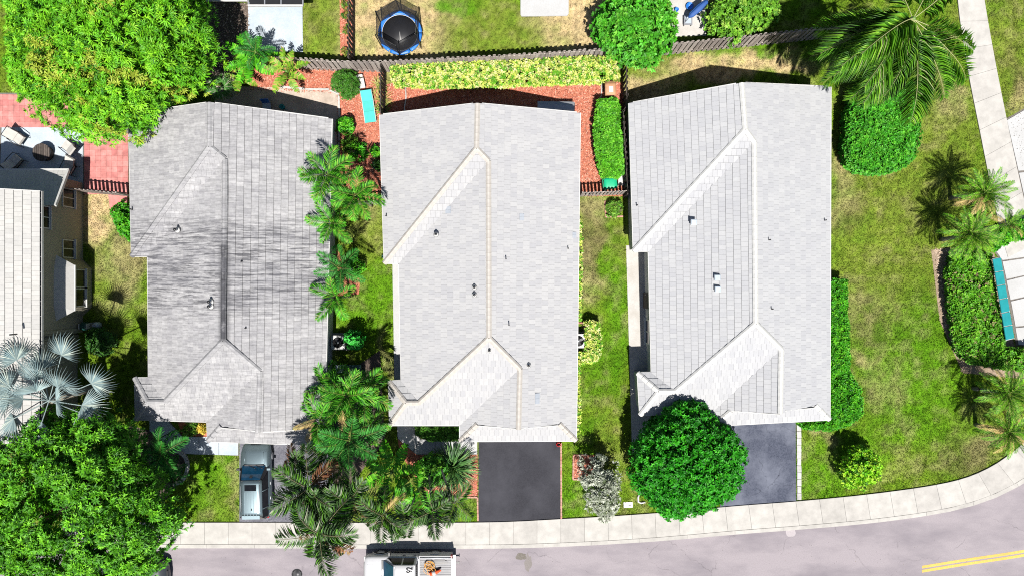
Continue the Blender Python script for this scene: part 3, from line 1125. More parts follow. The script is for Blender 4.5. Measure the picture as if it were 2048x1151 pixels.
# roof fittings
for x, y, z in ((355, 460, 3.7), (422, 603, 4.6), (422, 612, 4.6)):
    vent_pipe(houseA, x, y, z, .07, .34)
for x, y, z in ((486, 523, 4.3), (494, 655, 4.2), (265, 419, 2.7)):
    vent_pipe(houseA, x, y, z, .035, .25, 'black', False)
for x, y, z in ((872, 469, 3.9), (949, 574, 4.6), (949, 589, 4.6), (979, 700, 4.5), (1057, 730, 3.9)):
    vent_pipe(houseB, x, y, z, .06, .20)
for x, y, z in ((1012, 518, 4.55), (1018, 649, 4.5), (1136, 497, 2.9), (773, 432, 2.75)):
    vent_pipe(houseB, x, y, z, .03, .25, 'black', False)
for x, y, z in ((1648, 441, 2.75), (1537, 480, 4.5), (1542, 617, 4.4), (1273, 411, 2.75)):
    vent_pipe(houseC, x, y, z, .03, .28, 'black', False)
for x, y, z in ((1386, 445, 3.85), (1433, 555, 4.15), (1434, 578, 4.15)):
    p = W(x, y, z)
    b = MB()
    b.box(p + Vector((0, 0, .08)), (.28, .28, .26), top=.86)
    o = b.build('roof_vent', M['white_paint'], houseC)
    b = MB(); b.box(p + Vector((0, 0, .225)), (.34, .33, .04), top=.8)
    b.build('hood', M['concrete_blue'], o)
# repaired tiles on the white roof
MPATCH = piece_mat('replacement_tile', [(.25, .275, .31), (.29, .31, .34)], .8, 6, .08)


def patch_tiles(P, keys, px, py, wpx, hpx):
    pts = [P[k] for k in keys]
    c, n, u, v = plane_basis(pts)
    k = 0.5
    g = None
    ray = W(px, py, 0) - Vector((0, 0, H))
    o = Vector((0, 0, H))
    t = (c - o).dot(n) / ray.dot(n)
    g = o + ray * t
    for i in (-.5, .5):
        b = MB()
        ctr = g + n * .054 + v * (i * hpx / 2 / S * .95)
        a, d = u * (wpx / S * .45), v * (hpx / S * .23)
        vs = [ctr + a * s1 + d * s2 + n * z for z in (-.02, .006) for s1, s2 in ((-1, -1), (1, -1), (1, 1), (-1, 1))]
        b.add(vs, [(3, 2, 1, 0), (4, 5, 6, 7), (0, 1, 5, 4), (1, 2, 6, 5), (2, 3, 7, 6), (3, 0, 4, 7)])
        b.build('replacement_tile', MPATCH, roofB)


patch_tiles(PB_, FACES[8], 1043, 434, 10, 13)
patch_tiles(PB_, FACES[8], 1148, 470, 9, 12)
patch_tiles(PB_, FACES[8], 1074, 796, 10, 21)
patch_tiles(PB_, FACES[2], 897, 420, 12, 14)

# door in the recessed entry side of the pale house, window on its flank
def window_on(parent, c, w, h, nrm, name='window', bars=1, fmat='white_paint'):
    """framed window with panes; c centre on the wall, nrm outward direction (x or y axis)"""
    nrm = Vector(nrm); t = Vector((-nrm.y, nrm.x, 0)); up = Vector((0, 0, 1))
    f = MB()
    rz = math.atan2(t.y, t.x)
    for s in (-1, 1):
        f.box(c + t * (s * (w / 2 - .03)) + nrm * .02, (.06, .07, h), rz=rz)
        f.box(c + up * (s * (h / 2 - .03)) + nrm * .02, (w - .124, .068, .06), rz=rz)
    for i in range(1, bars + 1):
        f.box(c + t * (-w / 2 + w * i / (bars + 1)) + nrm * .02, (.05, .066, h - .124), rz=rz)
    o = f.build(name, M[fmat], parent)
    for i in range(bars + 1):
        g = MB()
        pw = (w - .06) / (bars + 1)
        g.box(c + t * (-w / 2 + .03 + pw * (i + .5)) + nrm * .012, (pw - .035, .03, h - .10), rz=rz)
        g.build('pane', M['glass'], o)
    s = MB(); s.box(c - up * (h / 2 + .03) + nrm * .06, (w + .12, .16, .05), rz=rz)
    s.build('sill', M[fmat], o)
    return o


xw = PC_['A10'].x + .2
d = MB(); d.box((xw - .01, W(0, 600).y, 1.05), (.06, .95, 2.05)); dd = d.build('door', M['dark_wood'], houseC)
d = MB(); d.box((xw - .06, W(0, 600).y + .36, 1.0), (.06, .05, .12)); d.build('handle', M['grey_metal'], dd)
window_on(houseC, Vector((xw, W(0, 660).y, 1.45)), 1.5, 1.1, (-1, 0, 0))
window_on(houseC, Vector((PC_['A11'].x + .2, W(0, 330).y, 1.5)), 1.2, .9, (-1, 0, 0))
window_on(houseB, Vector((PB_['A10'].x + .25, W(0, 620).y, 1.45)), 1.5, 1.1, (-1, 0, 0))
window_on(houseA, Vector((PA_['A4'].x - .3, W(0, 600).y, 1.5)), 1.4, 1.1, (1, 0, 0))
for hs, P in ((houseA, PA_), (houseB, PB_), (houseC, PC_)):       # garage doors facing the street
    x0, x1 = P['A5'].x + .7, P['A4'].x - .7
    y = (P['A5'].y + P['A4'].y) / 2 + .33
    g = MB(); g.box(((x0 + x1) / 2, y - .05, 1.08), (x1 - x0, .05, 2.1))
    gd = g.build('garage_door', M['white_paint'], hs)
    for i in range(4):
        q = MB(); q.box(((x0 + x1) / 2, y - .085, .3 + i * .52), (x1 - x0 - .1, .03, .46)); q.build('panel', M['white_paint'], gd)

# two storey house at the edge of the picture
D = empty('two_storey_house', (-29.5, -1.0, 0), 'tall tan walled house with cream tiled roof and shaded side windows', 'house')
WX = -26.8                                               # its side wall
wb = MB()
wb.prism([(-36, -2.75), (WX, -2.75), (WX, 4.75), (WX, 6.6), (-36, 6.6)][:2] + [(WX, 6.55), (-36, 6.55)], 0, 2.2)
wb.prism([(-36, -9), (WX - .35, -9), (WX - .35, -2.75), (-36, -2.75)], 0, 4.55)
wb.prism([(-36, -2.74), (WX, -2.74), (WX, 4.72), (-36, 4.72)], 2.2, 4.55, False)
wb.build('wall', M['stucco_tan'], D)
NOT_LAWN.append([((x) * S + CX, CY - y * S) for x, y in ((-36, -9), (WX, -9), (WX, 6.6), (-36, 6.6))])
ER = [Vector((-26.35, -8.5, 4.72)), Vector((-26.35, 5.36, 4.72)), Vector((-31.2, 5.36, 7.5)), Vector((-31.2, -8.5, 7.5)), Vector((-36.05, 5.36, 4.72)), Vector((-36.05, -8.5, 4.72))]
db = MB()
for f in ((0, 1, 2, 3), (3, 2, 4, 5)):
    pts = [ER[i] for i in f]
    db.add([p - Vector((0, 0, .03)) for p in pts] + [p - Vector((0, 0, .13)) for p in pts], [(0, 1, 2, 3), (7, 6, 5, 4)] + [(i, i + 4, (i + 1) % 4 + 4, (i + 1) % 4) for i in range(4)])
roofD = db.build('roof', M['deck'], D)
gb = MB(); gb.add([ER[1] + Vector((-.4, -.64, -.15)), ER[2] + Vector((0, -.64, -.15)), ER[4] + Vector((.4, -.64, -.15))], [(0, 1, 2), (2, 1, 0)]); gb.build('gable', M['stucco_tan'], D)
tl = []
for f in ((0, 1, 2, 3), (3, 2, 4, 5)):
    tiles_on([ER[i] for i in f], tl)
lay_tiles(roofD, tl, M['tileD'], 300)
ridge_caps(roofD, [(ER[3], ER[2])], M['tileD'])
g = MB()                                                # open gutter along the eave
g.box((-26.27, -1.6, 4.60), (.03, 14, .14)); g.box((-26.36, -1.6, 4.545), (.16, 14, .02)); g.build('gutter', M['white_paint'], D)
for i in range(16):
    q = MB(); q.box((-26.33, 5.0 - i * .82, 4.66), (.13, .03, .02)); q.build('gutter_strap', M['white_paint'], D)
bb = MB(); d = ER[2] - ER[1]; m_ = (ER[1] + ER[2]) / 2
bb.box((m_.x, m_.y + .03, m_.z - .05), (d.length, .05, .2), ry=-math.atan2(d.z, d.x)); bb.build('barge_board', M['white_paint'], D)
# lower roof over the extension
LR = [Vector((-26.3, 6.95, 2.28)), Vector((-36, 6.95, 2.28)), Vector((-36, 4.72, 3.5)), Vector((-26.3, 4.72, 3.5))]
db = MB(); db.add([p - Vector((0, 0, .03)) for p in LR] + [p - Vector((0, 0, .13)) for p in LR], [(0, 1, 2, 3), (7, 6, 5, 4)] + [(i, i + 4, (i + 1) % 4 + 4, (i + 1) % 4) for i in range(4)])
lowr = db.build('lower_roof', M['deck'], D)
tl = []; tiles_on(LR, tl); lay_tiles(lowr, tl, M['tileD'], 140, 'lower_roof_tile')
b = MB(); d = LR[3] - LR[0]; m_ = (LR[0] + LR[3]) / 2
b.box((m_.x + .03, m_.y, m_.z + .01), (.12, d.length, .16), rx=-math.atan2(d.z, -d.y)); b.build('barge_board', M['white_paint'], D)
b = MB(); b.box((-31.1, 7.0, 2.26), (9.7, .10, .12)); b.build('gutter', M['white_paint'], D)
b = MB(); b.add([(WX, 4.72, 2.2), (WX, 6.5, 2.2), (WX, 4.72, 3.4)], [(0, 1, 2)]); b.build('gable', M['stucco_tan'], D)
window_on(D, Vector((WX, 5.42, 1.5)), 1.15, 1.15, (1, 0, 0))
window_on(D, Vector((WX, 4.05, 3.75)), 1.3, 1.0, (1, 0, 0))
window_on(D, Vector((WX, 2.35, 1.5)), 1.1, 1.1, (1, 0, 0))
# bay window: angled sides, glazed front, small tiled roof
by = [(WX, 1.75), (WX + .55, 1.2), (WX + .55, -1.2), (WX, -1.75)]
b = MB(); b.prism(by, .0, 2.1); bay = b.build('bay', M['stucco_tan'], D)
for y in (-.58, .58):
    window_on(D, Vector((WX + .55, y, 1.35)), 1.1, 1.2, (1, 0, 0), 'bay_window', 0)
b = MB(); ro = [(WX - .02, 1.95, 2.62), (WX + .78, 1.35, 2.1), (WX + .78, -1.35, 2.1), (WX - .02, -1.95, 2.62)]
up = [(WX - .02, 1.0, 2.85), (WX - .02, -1.0, 2.85)]
b.add(ro + up, [(1, 4, 5, 2), (0, 4, 1), (2, 5, 3), (0, 1, 2, 3)])
b.build('bay_roof', M['tileD'], D)
b = MB(); b.box((WX + .8, 0, 2.09), (.06, 2.72, .09)); b.build('bay_fascia', M['white_paint'], D)
for y in (-2.55, -2.98):
    b = MB(); b.box((WX + (.03 if y > -2.75 else -.32), y, 2.25), (.1, .16, 4.5)); b.build('corner_trim', M['stucco_tan'], D)
b = MB(); b.tube([W(26, 668, 6.0) - Vector((0, 0, .3)), W(26, 668, 6.0) + Vector((0, 0, .25))], .04, 8); b.build('vent_pipe', M['black'], D)
# screened enclosure of the house behind
sx = empty('screen_enclosure', W(550, -8), 'edge of a white framed screen enclosure over a pale patio', 'enclosure')
a0, a1 = W(560, 12, 2.5), W(607, 12, 2.5)
x0, x1, y0, y1 = W(497, 0, 2.5).x, W(606, 0, 2.5).x, W(0, 12, 2.5).y, W(0, -90, 2.5).y
for x in (x0, x0 + (x1 - x0) * .3, x0 + (x1 - x0) * .6, x1):
    b = MB(); b.box((x, (y0 + y1) / 2, 2.5), (.07, y1 - y0, .08)); b.build('beam', M['grey_metal'], sx)
    b = MB(); b.box((x, y1 - .04, 1.22), (.06, .06, 2.44)); b.build('post', M['grey_metal'], sx)
b = MB(); b.box(((x0 + x1) / 2, y0, 2.51), (x1 - x0, .1, .12)); b.build('beam', M['white_paint'], sx)
b = MB(); b.box(((x0 + x1) / 2, (y0 + y1) / 2, 2.47), (x1 - x0 - .1, y1 - y0 - .1, .02)); b.build('screen', M['dark_metal'], sx)
b = MB(); b.box(((W(425, 0).x + x0) / 2, y1 - 1.2, 2.6), (x0 - W(425, 0).x, 2 * (y1 - 1.2 - W(0, 3, 2.6).y), .14)); b.top('eave_roof', M['white_paint'], 'thin strip of pale roof edge above the dark planting bed', 'roof')

# ------------------------------------------------------------ fences of upright boards
def fence(label, pts, h=2.0, pitch=.21, bw=.15, mat='slat_wood', both=True, gap_top=True, name='board_fence', every=1, photo=True):
    P = [W(*p, 0) for p in pts] if photo else pts
    c = sum(P, Vector()) / len(P)
    root = empty(name, (c.x, c.y, 0), label, 'fence')
    me = {}
    for z in (.35, h - .25):
        for a, b in zip(P[:-1], P[1:]):
            d = b - a
            q = MB(); q.box(((a.x + b.x) / 2, (a.y + b.y) / 2, z), (d.length, .04, .09), rz=math.atan2(d.y, d.x)); q.build('rail', M[mat], root)
    side = 1
    for a, b in zip(P[:-1], P[1:]):
        d = b - a
        L = d.length
        n = Vector((d.y, -d.x, 0)).normalized()
        an = math.atan2(d.y, d.x)
        k = max(1, int(L / pitch))
        for i in range(k):
            for s in ((1, 0), (-1, .5)) if both else ((1, 0),):
                p = a + d * ((i + .5 + s[1]) / k) + n * (.04 * s[0])
                key = 'p'
                if key not in me:
                    q = MB()
                    w = bw / 2
                    prof = [(-w, 0), (w, 0), (w, h - .06), (w * .55, h), (-w * .55, h), (-w, h - .06)]
                    q.add([(x, -.011, z) for x, z in prof] + [(x, .011, z) for x, z in prof], [(0, 1, 2, 3, 4, 5), (11, 10, 9, 8, 7, 6)] + [(j, j + 6, (j + 1) % 6 + 6, (j + 1) % 6) for j in range(6)])
                    me[key] = q.mesh('picket'); me[key].materials.append(M[mat])
                o = link('picket', me[key], None, root)
                o.location = Vector((p.x, p.y, random.uniform(0, .03))) - Vector((c.x, c.y, 0))
                o.rotation_euler = (random.uniform(-.012, .012), random.uniform(-.012, .012), an + random.uniform(-.03, .03))
                o.scale = (random.uniform(.92, 1.05), 1, random.uniform(.97, 1.02))
        kp = max(1, int(L / 2.4))
        for i in range(kp + 1):
            p = a + d * (i / kp)
            q = MB(); q.box((p.x, p.y, h / 2 - .05), (.09, .09, h - .08), rz=an); q.build('post', M[mat], root)
    return root


fence('long weathered board fence running behind the variegated hedge and gardens', [(520, 131), (600, 137), (700, 143), (772, 143), (1000, 132), (1240, 117), (1330, 109), (1500, 92), (1655, 75)], 2.0, .30, .19)
fence('dark board fence between the grass strip and the trampoline yard', [(709, -30), (709, 132)], 1.8, .32, .18, 'dark_wood')
fence('dark board fence between the teal lounger and the variegated hedge', [(772, 146), (771, 238)], 1.9, .24, .18, 'dark_wood')
fence('dark board fence beside the clipped hedge and beige bin', [(1244, 124), (1245, 228), (1238, 236), (1247, 395)], 1.9, .34, .18, 'dark_wood')
fence('short slatted gate fence behind the green garden cart', [(1160, 392), (1252, 388)], 1.8, .22, .15, 'slat_wood', False)
fence('short slatted gate fence half hidden under palm fronds', [(694, 408), (764, 408)], 1.8, .22, .15, 'slat_wood', False)
fence('board fence closing the pink paver yard beside the tan house', [(166, 383), (262, 392)], 1.8, .24, .16, 'slat_wood', False)


# ------------------------------------------------------------ foliage
def rad_at(rads, th):
    n = len(rads)
    f = (th / (2 * PI)) % 1.0 * n
    i = np.floor(f).astype(int)
    t = f - i
    t = t * t * (3 - 2 * t)
    r = np.asarray(rads, float)
    return r[i % n] * (1 - t) + r[(i + 1) % n] * t


def pick(cols, n, k=1.0):
    """random colour per leaf from a list of (weight, colour)"""
    w = np.array([c[0] for c in cols]); w = w / w.sum()
    i = RNG.choice(len(cols), n, p=w)
    c = np.array([c[1] for c in cols])[i]
    return c * RNG.uniform(.78, 1.22, (n, 1))


def crown_points(cx, cy, rads, h0, h1, n, lobes, lobe_r, flat=.5, gap=.38):
    """points and outward normals on the lobes of a crown; photo outline (cx, cy, rads), heights h0..h1"""
    c0 = np.array(W(cx, cy, 0))
    # lobe centres spread evenly over the dome
    pts = []
    tries = 0
    sp = lobe_r * 1.15
    ctr = []
    while len(ctr) < lobes and tries < lobes * 40:
        tries += 1
        th = RNG.uniform(0, 2 * PI)
        d = math.sqrt(RNG.uniform(0, 1)) * .97
        r = float(rad_at(rads, np.array([th]))[0])
        r *= 1 + .10 * (float(vnoise(np.array([th * 2.2]), np.array([cx * .37]), 3)[0]) - .5)
        hh = h0 + (h1 - h0) * (max(0, 1 - d ** 2.2)) ** flat + RNG.uniform(-.16, .14) * (h1 - h0)
        rr = max(0, r * d - lobe_r * S * .8 * d)
        w = W(cx + rr * math.cos(th), cy + rr * math.sin(th), hh)
        q = np.array((w.x, w.y, hh - lobe_r * .7))
        if all(np.linalg.norm((q - c) * np.array((1, 1, .7))) > sp for c in ctr) or tries > lobes * 30:
            ctr.append(q)
    ctr = np.array(ctr)
    n0 = n
    n = int(n * 1.9)
    k = RNG.integers(0, len(ctr), n)
    d = unit(RNG.normal(size=(n, 3)) + np.array((0, 0, .55)))
    lr = lobe_r * RNG.uniform(.75, 1.2, len(ctr))[k][:, None]
    depth = RNG.uniform(.62, 1.0, (n, 1)) ** .6
    p = ctr[k] + d * lr * depth * np.array((1, 1, .85))
    # hollows: foliage thins out where the boughs leave gaps
    s = 1.15 / max(.3, lobe_r)
    g = fbm(p[:, 0] * s + p[:, 2] * s * .6, p[:, 1] * s - p[:, 2] * s * .4, 5 + int(abs(cx)), 3)
    keep = g > np.quantile(g, gap) - RNG.uniform(0, .05, n)
    p, d = p[keep][:n0], d[keep][:n0]
    # inner boughs keep the hollows leafy
    m = n0 // 7
    k = RNG.integers(0, len(ctr), m)
    d2 = unit(RNG.normal(size=(m, 3)) * np.array((1, 1, .3)) + np.array((0, 0, .5)))
    p2 = ctr[k] + d2 * lobe_r * np.array((1.1, 1.1, .3)) - np.array((0, 0, lobe_r * 1.2))
    return np.concatenate([p, p2]), np.concatenate([d, d2]), ctr


def leaves_around(P, Nn, per, L, Wd, cols, spread=.55, fold=.22, droop=.1, clump=None):
    """rosettes: `per` leaves fanned round each point"""
    n = len(P)
    a0 = RNG.uniform(0, 2 * PI, n)
    t1 = unit(np.cross(Nn, RNG.normal(size=(n, 3))))
    t2 = np.cross(Nn, t1)
    out = []
    base = pick(cols, n) if clump is None else clump
    for j in range(per):
        a = a0 + 2 * PI * j / per + RNG.uniform(-.35, .35, n)
        el = RNG.uniform(.15, .15 + spread, n)[:, None]
        d = (t1 * np.cos(a)[:, None] + t2 * np.sin(a)[:, None]) * np.cos(el * 1.3) + Nn * np.sin(el * 1.3)
        nn = Nn * .8 + np.array((0, 0, .5))
        c = base * RNG.uniform(.85, 1.15, (n, 1))
        out.append(leaf_arrays(P + d * .02, d, nn, L * RNG.uniform(.75, 1.2, n), Wd * RNG.uniform(.8, 1.2, n), c, fold, droop))
    return join_arrays(out)


def trunk_parts(root, base, top, r, limbs, mat='bark'):
    base, top = Vector(base), Vector(top)
    mid = base.lerp(top, .5) + Vector((random.uniform(-.2, .2), random.uniform(-.2, .2), 0))
    b = MB(); b.tube([base - Vector((0, 0, .1)), base + Vector((0, 0, .3)), mid, top], [r * 1.5, r * 1.1, r * .85, r * .5], 9)
    b.build('trunk', M[mat], root)
    for l in limbs:
        l = Vector(l)
        s = base.lerp(top, random.uniform(.45, .75))
        m = s.lerp(l, .5) + Vector((0, 0, .15))
        b = MB(); b.tube([s, m, l], [r * .5, r * .33, r * .12], 6)
        b.build('limb', M[mat], root)


GREEN_MANGO = [(5, (.105, .325, .008)), (4, (.065, .24, .007)), (3, (.175, .41, .015)), (1, (.035, .15, .008))]
GREEN_DEEP = [(5, (.080, .28, .010)), (4, (.04, .165, .007)), (3, (.145, .41, .015)), (1, (.03, .12, .008))]
GREEN_FICUS = [(6, (.020, .215, .005)), (4, (.010, .125, .004)), (2, (.045, .30, .010)), (1, (.006, .07, .004))]
GREEN_HEDGE = [(5, (.05, .28, .008)), (4, (.03, .18, .006)), (3, (.11, .37, .014)), (1, (.015, .10, .006))]
GREEN_OLIVE = [(5, (.10, .24, .02)), (4, (.06, .16, .015)), (2, (.16, .30, .03)), (1, (.10, .09, .04))]
VARIEG = [(6, (.50, .54, .13)), (4, (.36, .47, .06)), (6, (.10, .30, .015)), (3, (.58, .58, .26)), (1, (.04, .13, .012))]
SILVER = [(6, (.30, .325, .26)), (3, (.19, .22, .155)), (2, (.42, .44, .37)), (1, (.08, .11, .05))]
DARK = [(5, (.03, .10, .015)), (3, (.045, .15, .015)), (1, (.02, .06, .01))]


def finish_foliage(name, arr, parent):
    v, t, c = arr
    off = np.array(wloc(parent)) if parent is not None else np.zeros(3)
    return link(name, tri_mesh(name, v - off, t, c), M['leaf'], parent)


def tree(name, label, cat, cx, cy, rads, h0, h1, npts, per, L, Wd, cols, lobes, lobe_r, flat=.5, tr=.18, accent=None, spread=.55, group=None, fold=.22, gap=.30):
    p, d, ctr = crown_points(cx, cy, rads, h0, h1, npts, lobes, lobe_r, flat, gap)
    base = W(cx, cy, h0 * .8)
    root = empty(name, (base.x, base.y, 0), label, cat, group)
    clump = pick(cols, len(p))
    if accent:
        f, ac = accent
        nzv = fbm(p[:, 0] * .55 + p[:, 2] * .3, p[:, 1] * .55, 77, 3)
        m = (nzv > np.quantile(nzv, 1 - f)) & (RNG.uniform(size=len(p)) < .75)
        clump[m] = np.array(ac) * RNG.uniform(.8, 1.25, (m.sum(), 1))
    finish_foliage('crown', leaves_around(p, d, per, L, Wd, cols, spread, fold, .12, clump), root)
    sel = ctr[RNG.choice(len(ctr), min(6, len(ctr)), False)]
    trunk_parts(root, (base.x, base.y, 0), (base.x, base.y, h0 + (h1 - h0) * .35), tr, sel)
    return root


# photo outlines are read every 15 degrees clockwise from the right of the picture
tree('mango_tree', 'huge bright mango tree with yellow and orange new leaves beside the algae streaked roof', 'tree', 205, 60,
     [236, 244, 234, 200, 212, 224, 227, 224, 230, 234, 228, 215, 215, 220, 240, 250, 250, 250, 250, 255, 255, 250, 240, 234], 3.6, 8.2, 11000, 8, .29, .07, GREEN_MANGO, 190, .72, .55, .32, (.10, (.24, .31, .03)), .5)
tree('broadleaf_tree', 'great dark green leafy tree over the street end of the grey streaked house', 'tree', 130, 1010,
     [222, 242, 236, 225, 220, 215, 215, 210, 205, 200, 200, 200, 200, 215, 222, 218, 214, 207, 199, 204, 201, 197, 184, 182], 3.2, 7.6, 9800, 8, .25, .085, GREEN_DEEP, 130, .82, .5, .3, None, .5, gap=.38)
tree('clipped_tree', 'round dense bright green clipped tree overhanging the front walk and sidewalk', 'tree', 1374, 925,
     [122, 122, 120, 116, 112, 112, 116, 120, 118, 116, 116, 118, 118, 118, 114, 110, 112, 122, 130, 128, 116, 112, 118, 122], 2.0, 5.2, 9000, 5, .19, .10, GREEN_FICUS, 330, .34, .5, .15)
tree('leafy_tree', 'loose light green tree leaning over the board fence between yards', 'tree', 1274, 48,
     [80, 84, 80, 84, 88, 84, 84, 78, 74, 76, 80, 84, 88, 84, 78, 76, 80, 82, 82, 82, 82, 84, 84, 82], 2.0, 4.8, 2300, 6, .26, .15, [(5, (.06, .30, .015)), (4, (.04, .20, .012)), (2, (.12, .36, .03))], 75, .5, .55, .12, None, .7)
tree('shrub', 'yellow green leafy shrub growing against the far side of the board fence', 'shrub', 1482, 28,
     [80, 72, 52, 44, 42, 44, 50, 60, 60, 62, 64, 64, 66, 66, 60, 55, 60, 70, 72, 74, 76, 82, 84, 82], 1.0, 2.6, 1500, 6, .22, .13, [(5, (.12, .30, .02)), (4, (.07, .20, .015)), (2, (.22, .36, .05))], 60, .42, .5, .07, None, .7)
tree('clipped_tree', 'small round tree with lime tipped clusters alone on the side lawn', 'tree', 1722, 940,
     [46, 45, 44, 42, 40, 40, 40, 42, 44, 42, 40, 38, 38, 38, 40, 44, 46, 46, 46, 44, 42, 42, 44, 46], 1.0, 2.3, 700, 8, .17, .09, [(5, (.22, .52, .015)), (3, (.10, .34, .010)), (3, (.34, .56, .04)), (1, (.03, .12, .008))], 52, .24, .5, .06, None, .9)
tree('silver_shrub', 'spreading silvery grey shrub by the black driveway and sidewalk', 'shrub', 1207, 975,
     [34, 34, 36, 44, 60, 72, 74, 66, 58, 46, 36, 30, 30, 40, 58, 74, 80, 78, 70, 60, 54, 46, 40, 36], .9, 3.0, 820, 6, .21, .06, SILVER, 40, .32, .5, .07, None, .8)
tree('topiary', 'dark green ball clipped shrub beside the white side table', 'shrub', 690, 167, [30] * 24, .5, 1.5, 1500, 5, .11, .05, [(5, (.035, .13, .012)), (3, (.05, .17, .012)), (1, (.08, .15, .03))], 60, .2, .5, .05)
tree('shrub', 'small bright round shrub by the foot of the teal lounger', 'shrub', 691, 250, [17, 17, 18, 17, 16, 17, 18, 17, 17, 18, 17, 17] * 2, .4, 1.2, 260, 6, .15, .08, GREEN_HEDGE, 18, .2, .5, .04)
tree('shrub', 'bright green shrub pressed against the streaked roof beside dry grass', 'shrub', 246, 443, [20, 24, 36, 44, 44, 42, 34, 24, 20, 18, 18, 19, 20, 20, 26, 36, 44, 46, 44, 36, 26, 22, 20, 20], .7, 1.9, 700, 6, .16, .10, GREEN_HEDGE, 34, .3, .5, .05)
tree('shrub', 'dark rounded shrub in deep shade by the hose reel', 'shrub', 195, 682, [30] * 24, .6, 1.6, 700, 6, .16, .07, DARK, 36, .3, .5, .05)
tree('shrub', 'small leafy shrub in the brick bordered corner below the gate', 'shrub', 1229, 415, [18, 18, 17, 16, 16, 16, 17, 18, 18, 18, 17, 16, 15, 14, 14, 14, 14, 15, 16, 16, 17, 18, 18, 18], .3, .8, 330, 6, .16, .07, GREEN_OLIVE, 24, .18, .5, .04)
tree('shrub', 'bright leafy shrub beside the air conditioner in palm shade', 'shrub', 706, 679, [17, 18, 20, 18, 17, 16, 16, 17, 18, 18, 17, 17] * 2, .8, 2.0, 240, 6, .19, .11, [(5, (.03, .32, .03)), (3, (.02, .18, .02)), (1, (.06, .4, .06))], 20, .25, .5, .04)
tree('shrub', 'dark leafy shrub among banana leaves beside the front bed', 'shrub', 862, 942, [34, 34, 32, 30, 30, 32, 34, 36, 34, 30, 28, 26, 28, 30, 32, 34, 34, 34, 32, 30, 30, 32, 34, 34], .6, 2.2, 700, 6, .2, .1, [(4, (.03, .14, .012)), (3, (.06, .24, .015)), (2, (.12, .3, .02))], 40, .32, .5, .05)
tree('shrub', 'round shrub with purple shade under the green palm cluster', 'shrub', 708, 535, [22] * 24, .4, 1.2, 420, 5, .12, .06, GREEN_HEDGE, 26, .22, .5, .04)
tree('shrub', 'small dark shrub in the entry niche beside yellow croton', 'shrub', 378, 857, [22, 20, 14, 12, 12, 12, 14, 18, 20, 20, 18, 14] * 2, .2, .7, 160, 6, .15, .07, GREEN_OLIVE, 12, .18, .5, .03)
tree('croton', 'yellow leaved croton in the dark entry niche', 'plant', 402, 857, [10] * 24, .2, .8, 80, 7, .16, .07, [(4, (.55, .42, .06)), (2, (.4, .3, .03)), (1, (.2, .2, .02))], 8, .14, .5, .03, None, .8)
for x, y, lb in ((690, 8, 'small rosette plant at the head of the pinkish mulch strip'), (692, 33, 'second small rosette plant down the pinkish mulch strip'), (694, 58, 'third small rosette plant down the pinkish mulch strip'), (692, 102, 'last small rosette plant of the mulch strip beside the board fence')):
    tree('rosette_plant', lb, 'plant', x, y, [8] * 24, .15, .45, 26, 8, .2, .06, [(3, (.06, .16, .02)), (2, (.22, .20, .04)), (1, (.3, .12, .05))], 5, .12, .5, .02, None, .7)
for x, y, lb, cc in ((700, 290, 'broad leaved plant in mulch next to the streaked roof', GREEN_OLIVE), (714, 302, 'yellow green broad leaved plant among palm shadow on mulch', GREEN_HEDGE), (752, 303, 'potted plant against the eave of the white roofed house', GREEN_HEDGE), (755, 330, 'dark potted plant below another pot at the white roof edge', DARK)):
    tree('garden_plant', lb, 'plant', x, y, [15 if x < 720 else 9] * 24, .3, .9, 60, 8, .3 if x < 720 else .18, .09, cc, 9, .2, .5, .03, None, .8)


